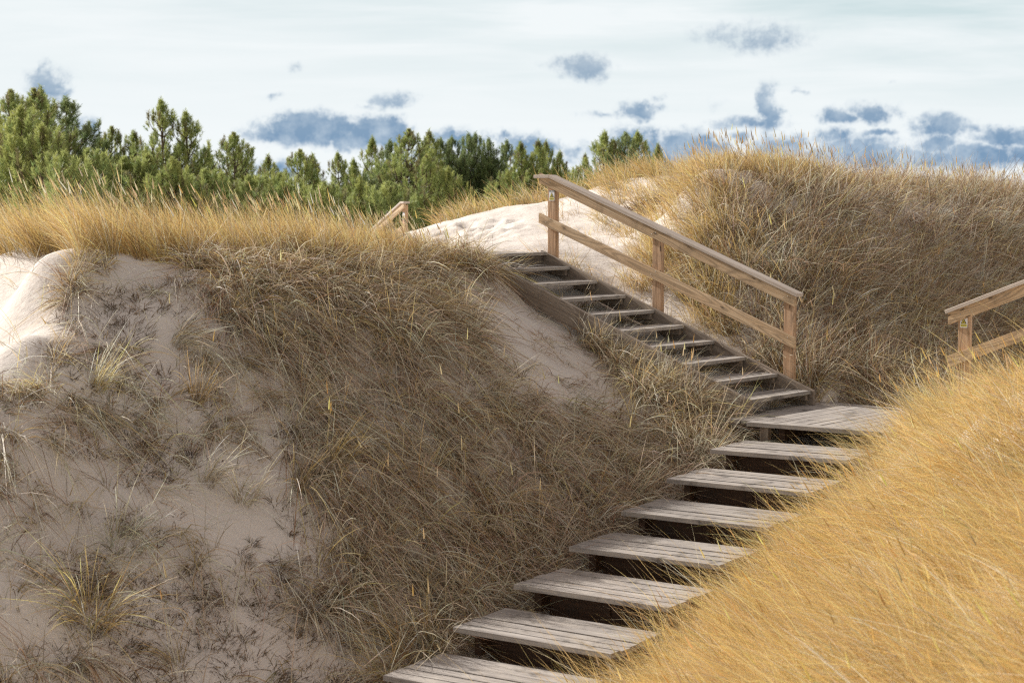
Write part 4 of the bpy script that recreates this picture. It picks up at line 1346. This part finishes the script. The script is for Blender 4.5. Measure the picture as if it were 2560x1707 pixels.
def pine_meshes(seed, H, Rw, dens=1.0, bare=.06, power=.8, upsweep=.9, sparse_top=.25, hue=0.0):
    """a pine H tall with crown radius Rw: trunk mesh (with limbs) and crown mesh"""
    g = np.random.default_rng(seed)
    tv, tq, nt = [], [], 0
    def add(path, rad, sides):
        nonlocal nt
        v, q = tube(path, rad, sides)
        tv.append(v); tq.append(q + nt); nt += len(v)
    zz = np.linspace(0, H, 14)
    wob = np.cumsum(g.normal(0, .035, (14, 2)), 0)
    path = np.c_[wob - wob[0], zz]
    add(path, .16 * (H / 10) * (1 - zz / H * .93), 8)
    P, D, S, Cc = [], [], [], []
    z = H * bare
    while z < H * .985:
        f = z / H
        ctr = np.array([np.interp(z, zz, path[:, 0]), np.interp(z, zz, path[:, 1]), z])
        nbr = g.integers(4, 7) if f < .8 else g.integers(3, 6)
        a0 = g.uniform(0, 6.28)
        d_ = max(.02, H - z - .30)
        Lmax = Rw * (1 - math.exp(-d_ * power / Rw)) * (1.0 if f > .25 else .75 + f) + .06
        for i in range(nbr):
            an = a0 + i * 6.283 / nbr + g.normal(0, .25)
            L = Lmax * g.uniform(.45, 1.2)
            e0 = .15 + .45 * f + g.normal(0, .08)
            e1 = min(e0 + upsweep * g.uniform(.4, .9), 1.35)
            t = np.linspace(0, 1, 6)
            ee = e0 + (e1 - e0) * t ** 1.3
            stp = np.stack([np.cos(an) * np.cos(ee), np.sin(an) * np.cos(ee), np.sin(ee)], -1) * L / 5
            pth = ctr + np.r_[np.zeros((1, 3)), np.cumsum(stp[1:], 0)]
            if L > .5:
                add(pth, .03 * L ** .7 * (1 - t * .85) + .004, 4)
            # shoots along the outer part and side twigs
            ns = max(2, int(L * 7.5 * dens))
            for q in range(ns):
                u = g.uniform(.25, 1.0) ** .75
                p = np.array([np.interp(u, t, pth[:, c]) for c in range(3)])
                dr = np.array([np.interp(u, t, np.gradient(pth, axis=0)[:, c]) for c in range(3)])
                dr = dr / (np.linalg.norm(dr) + 1e-9)
                sd_ = g.normal(0, 1, 3); sd_ -= dr * sd_.dot(dr); sd_ /= np.linalg.norm(sd_) + 1e-9
                ln = L * .30 * (1.1 - u) * g.uniform(.4, 1.2) + .05
                tip = p + sd_ * ln * np.array([1, 1, .6]) + dr * ln * .8
                dd = dr * .6 + sd_ * .45 + np.array([0, 0, .75])
                P.append(tip); D.append(dd / np.linalg.norm(dd)); S.append(g.uniform(.75, 1.15)); Cc.append(g.uniform())
            cc_ = g.uniform(.3, 1)
            for q in range(3):                       # the upright candle at the end of each branch
                P.append(pth[-1] + np.array([0, 0, .10 * q])); D.append(np.array([0, 0, 1.0]) + stp[-1] * .5); S.append(1.05 - .12 * q); Cc.append(cc_)
        z += (.24 + .20 * (1 - f)) * g.uniform(.8, 1.2) * (1 + sparse_top * f)
    for q in range(7):
        P.append(path[-1] + np.array([0, 0, -.11 * q])); D.append(np.array([0, 0, 1.0])); S.append(1.0); Cc.append(.5)
    P, D, S, Cc = np.array(P), np.array(D), np.array(S), np.array(Cc)
    nn = 26                                                   # needles of a shoot, as in a bottle brush
    n = len(P)
    ti = np.repeat(np.arange(n), nn)
    al = g.uniform(-.12, .20, n * nn) * S[ti]
    rad = nrm(np.cross(D[ti], g.normal(size=(n * nn, 3))))
    nd = nrm(D[ti] * g.uniform(.6, 1.7, n * nn)[:, None] + rad)
    base = P[ti] + D[ti] * al[:, None]
    ln = g.uniform(.10, .20, n * nn) * S[ti]
    wd = nrm(np.cross(nd, g.normal(size=(n * nn, 3)))) * (.0095 * g.uniform(.7, 1.3, n * nn))[:, None]
    V_ = np.stack([base - wd, base + wd, base + nd * ln[:, None] + wd * .5, base + nd * ln[:, None] - wd * .5], 1).reshape(-1, 3)
    Q = np.arange(n * nn * 4).reshape(-1, 4)
    young = np.array([.48, .49, .16]); old = np.array([.25, .325, .115]); dull = np.array([.26, .23, .11]); blu = np.array([.12, .18, .11])
    c = old[None] * (1 - Cc[:, None]) + young[None] * Cc[:, None]
    c = np.where((Cc > .9)[:, None], dull[None], c)
    c = c * (1 - hue) + blu[None] * hue * 1.1
    c = c[ti] * g.uniform(.8, 1.2, (n * nn, 1))
    crown = np_mesh('crown', V_, quads=Q, cols=np.repeat(c, 4, 0), mat=M['needle'])
    tv_, tq_ = np.concatenate(tv), np.concatenate(tq)
    trunk = np_mesh('trunk', tv_, quads=tq_, mat=M['bark'])
    trunk.polygons.foreach_set('use_smooth', np.ones(len(trunk.polygons), bool))
    return trunk, crown


PINES = {
    'full': pine_meshes(11, 10, 3.1, .95, .05, 1.0, .9),
    'wide': pine_meshes(12, 8, 3.3, .95, .05, 1.25, .9, .1),
    'spire': pine_meshes(13, 10, 2.7, 1.0, .08, .72, 1.0, .2),
    'open': pine_meshes(14, 10, 3.1, .8, .08, .74, 1.0, .6),
    'dark': pine_meshes(15, 10, 2.9, 1.0, .10, .85, 1.0, .1, .5),
    'bushy': pine_meshes(16, 6, 3.0, 1.0, .03, 1.5, .9, .0, .1),
}
PH = {'full': 10, 'wide': 8, 'spire': 10, 'open': 10, 'dark': 10, 'bushy': 6}
TREE_G = 'pine trees of the wood behind the dunes'
placed = []


def pine(kind, px, ptop, Y, label, wide=1.0, rz=None):
    """px, ptop: the tip in pixels of the photograph; Y: distance ahead"""
    tip = unproj(px, ptop, Y)
    gz = float(ground(tip[0], Y)) - .1
    h = tip[2] - gz
    s = h / PH[kind]
    root = empty('pine_tree', (tip[0], Y, gz), random.uniform(0, 6.28) if rz is None else rz)
    root.scale = (s * wide, s * wide, s)
    tag(root, label, 'tree', TREE_G)
    for nm, me in zip(('trunk', 'crown'), PINES[kind]):
        c = bpy.data.objects.new(nm, me)
        COL.objects.link(c)
        c.parent = root
    return root


T_ = [
    # px, top, Y, kind, width, label
    (14, 237, 60, 'full', 1.0, 'olive green pine cut off by the left edge of the view'),
    (78, 233, 62, 'full', 1.05, 'tall broad pine with the highest crown of the left clump'),
    (122, 228, 64, 'spire', 1.15, 'slim pine tip beside the highest crown of the left clump'),
    (175, 250, 66, 'dark', 1.3, 'dark shaded pine on the right flank of the left clump'),
    (47, 285, 55, 'wide', 1.0, 'sunlit bushy pine low at the front of the left clump'),
    (105, 330, 54, 'wide', .9, 'lower sunlit pine before the highest crown of the left clump'),
    (218, 392, 54, 'bushy', 1.0, 'low rounded pine at the foot of the dark shaded one'),
    (160, 400, 51, 'bushy', .9, 'small bright pine tucked into the foot of the left clump'),
    (247, 345, 78, 'dark', 1.0, 'thin dark pine in the gap right of the left clump'),
    (280, 326, 66, 'full', .9, 'pine leaning out to the left edge of the second clump'),
    (335, 334, 64, 'spire', 1.1, 'short pointed pine just left of the tall lone spire'),
    (405, 258, 62, 'open', 1.05, 'tall lone pine spire with open stepped branches'),
    (466, 287, 62, 'open', 1.1, 'airy pointed pine just right of the tall lone spire'),
    (370, 400, 56, 'wide', .95, 'bright olive pine in front of the tall lone spire'),
    (435, 410, 55, 'wide', .9, 'rounded pine in front of the airy pointed one'),
    (310, 410, 56, 'bushy', 1.1, 'bushy pine at the front left of the second clump'),
    (512, 372, 70, 'dark', 1.1, 'small dark pine top behind and right of the airy pine'),
    (574, 342, 63, 'full', 1.1, 'broad pyramid shaped pine right of the airy pointed pair'),
    (612, 370, 66, 'spire', 1.1, 'narrow pine against the right flank of the pyramid shaped one'),
    (657, 394, 66, 'spire', 1.2, 'grey green narrow pine at the end of the pyramid group'),
    (510, 440, 56, 'bushy', 1.1, 'low spreading pine under the pyramid shaped one'),
    (620, 455, 57, 'bushy', 1.0, 'low dark bushy pine right of the spreading one'),
    (746, 384, 60, 'full', 1.0, 'fresh green pine with an upright bushy crown, standing in the gap'),
    (790, 393, 61, 'spire', 1.1, 'side top of the fresh green pine with a bare notch'),
    (700, 450, 58, 'bushy', .9, 'round pine at the left foot of the fresh green one'),
    (808, 470, 57, 'bushy', 1.0, 'round pine at the right foot of the fresh green one'),
    (845, 388, 70, 'open', 1.0, 'thin pale pine left of the slender brown spire'),
    (886, 404, 71, 'open', 1.0, 'short thin pine between the pale one and the slender brown spire'),
    (928, 350, 72, 'open', .95, 'slender brownish pine spire left of the tall central crown'),
    (978, 356, 70, 'dark', 1.0, 'pine shoulder just left of the tall central crown'),
    (1016, 332, 68, 'full', 1.15, 'tall central pine with a broad blue green crown'),
    (1055, 333, 70, 'spire', 1.1, 'pointed twin right beside the tall central pine'),
    (1056, 398, 58, 'full', 1.0, 'bright green pine in front of the tall central one'),
    (1120, 432, 58, 'wide', .8, 'bright green shoulder tree in front of the dark pine stand'),
    (900, 455, 58, 'wide', .9, 'olive pine in front of the slender brownish spire'),
    (965, 470, 57, 'bushy', 1.0, 'low olive pine left of the distant railing'),
    (1096, 350, 78, 'dark', .95, 'first pointed pine of the dark stand'),
    (1134, 347, 79, 'dark', 1.0, 'second dark pine, blunt topped, in the dark stand'),
    (1168, 339, 78, 'dark', 1.0, 'highest pine of the dark stand'),
    (1191, 338, 79, 'dark', .9, 'narrow twin of the highest dark pine'),
    (1218, 351, 78, 'dark', .95, 'dark pine right of the narrow twin tops'),
    (1262, 356, 79, 'dark', 1.0, 'last leaning pine at the right end of the dark stand'),
    (1298, 361, 74, 'spire', 1.15, 'green pointed pine between the dark stand and the handrail'),
    (1337, 357, 75, 'spire', 1.1, 'pine just left of the handrail top, first of two tips'),
    (1352, 359, 76, 'spire', .9, 'pine directly above the handrail top, second of two tips'),
    (1272, 440, 62, 'wide', .8, 'bright low pine spreading left of the handrail top'),
    (1411, 383, 76, 'spire', 1.0, 'small lone pine just right of the handrail top'),
    (1459, 390, 80, 'spire', .8, 'tiny pine tip at the left of the far right pine group'),
    (1508, 337, 64, 'open', 1.2, 'open dark pine, left one of the group beyond the white ridge'),
    (1532, 356, 66, 'open', .9, 'low dark pine in the middle of the group beyond the white ridge'),
    (1572, 337, 64, 'dark', 1.15, 'dense dark pine, right one of the group beyond the white ridge'),
    (1594, 337, 65, 'open', 1.0, 'pine at the right edge of the group beyond the white ridge'),
    (1641, 367, 66, 'spire', .9, 'small browning pine half hidden by the dune top'),
]
for px, top_, Y, kind, wd, lab in T_:
    pine(kind, px, top_, Y, lab, wd)
for px, top_, Y in ((60, 330, 92), (210, 380, 92), (300, 390, 94), (420, 420, 90), (520, 420, 92), (640, 440, 94), (700, 455, 95), (800, 455, 92), (870, 440, 95), (960, 410, 92), (1060, 400, 96), (1150, 390, 94), (1230, 395, 96), (1320, 410, 94), (1400, 430, 96)):
    pine('dark', px, top_, Y, 'dark pine of the second row, filling the gaps between the front trees', 1.4)
print('objects', len(bpy.data.objects))
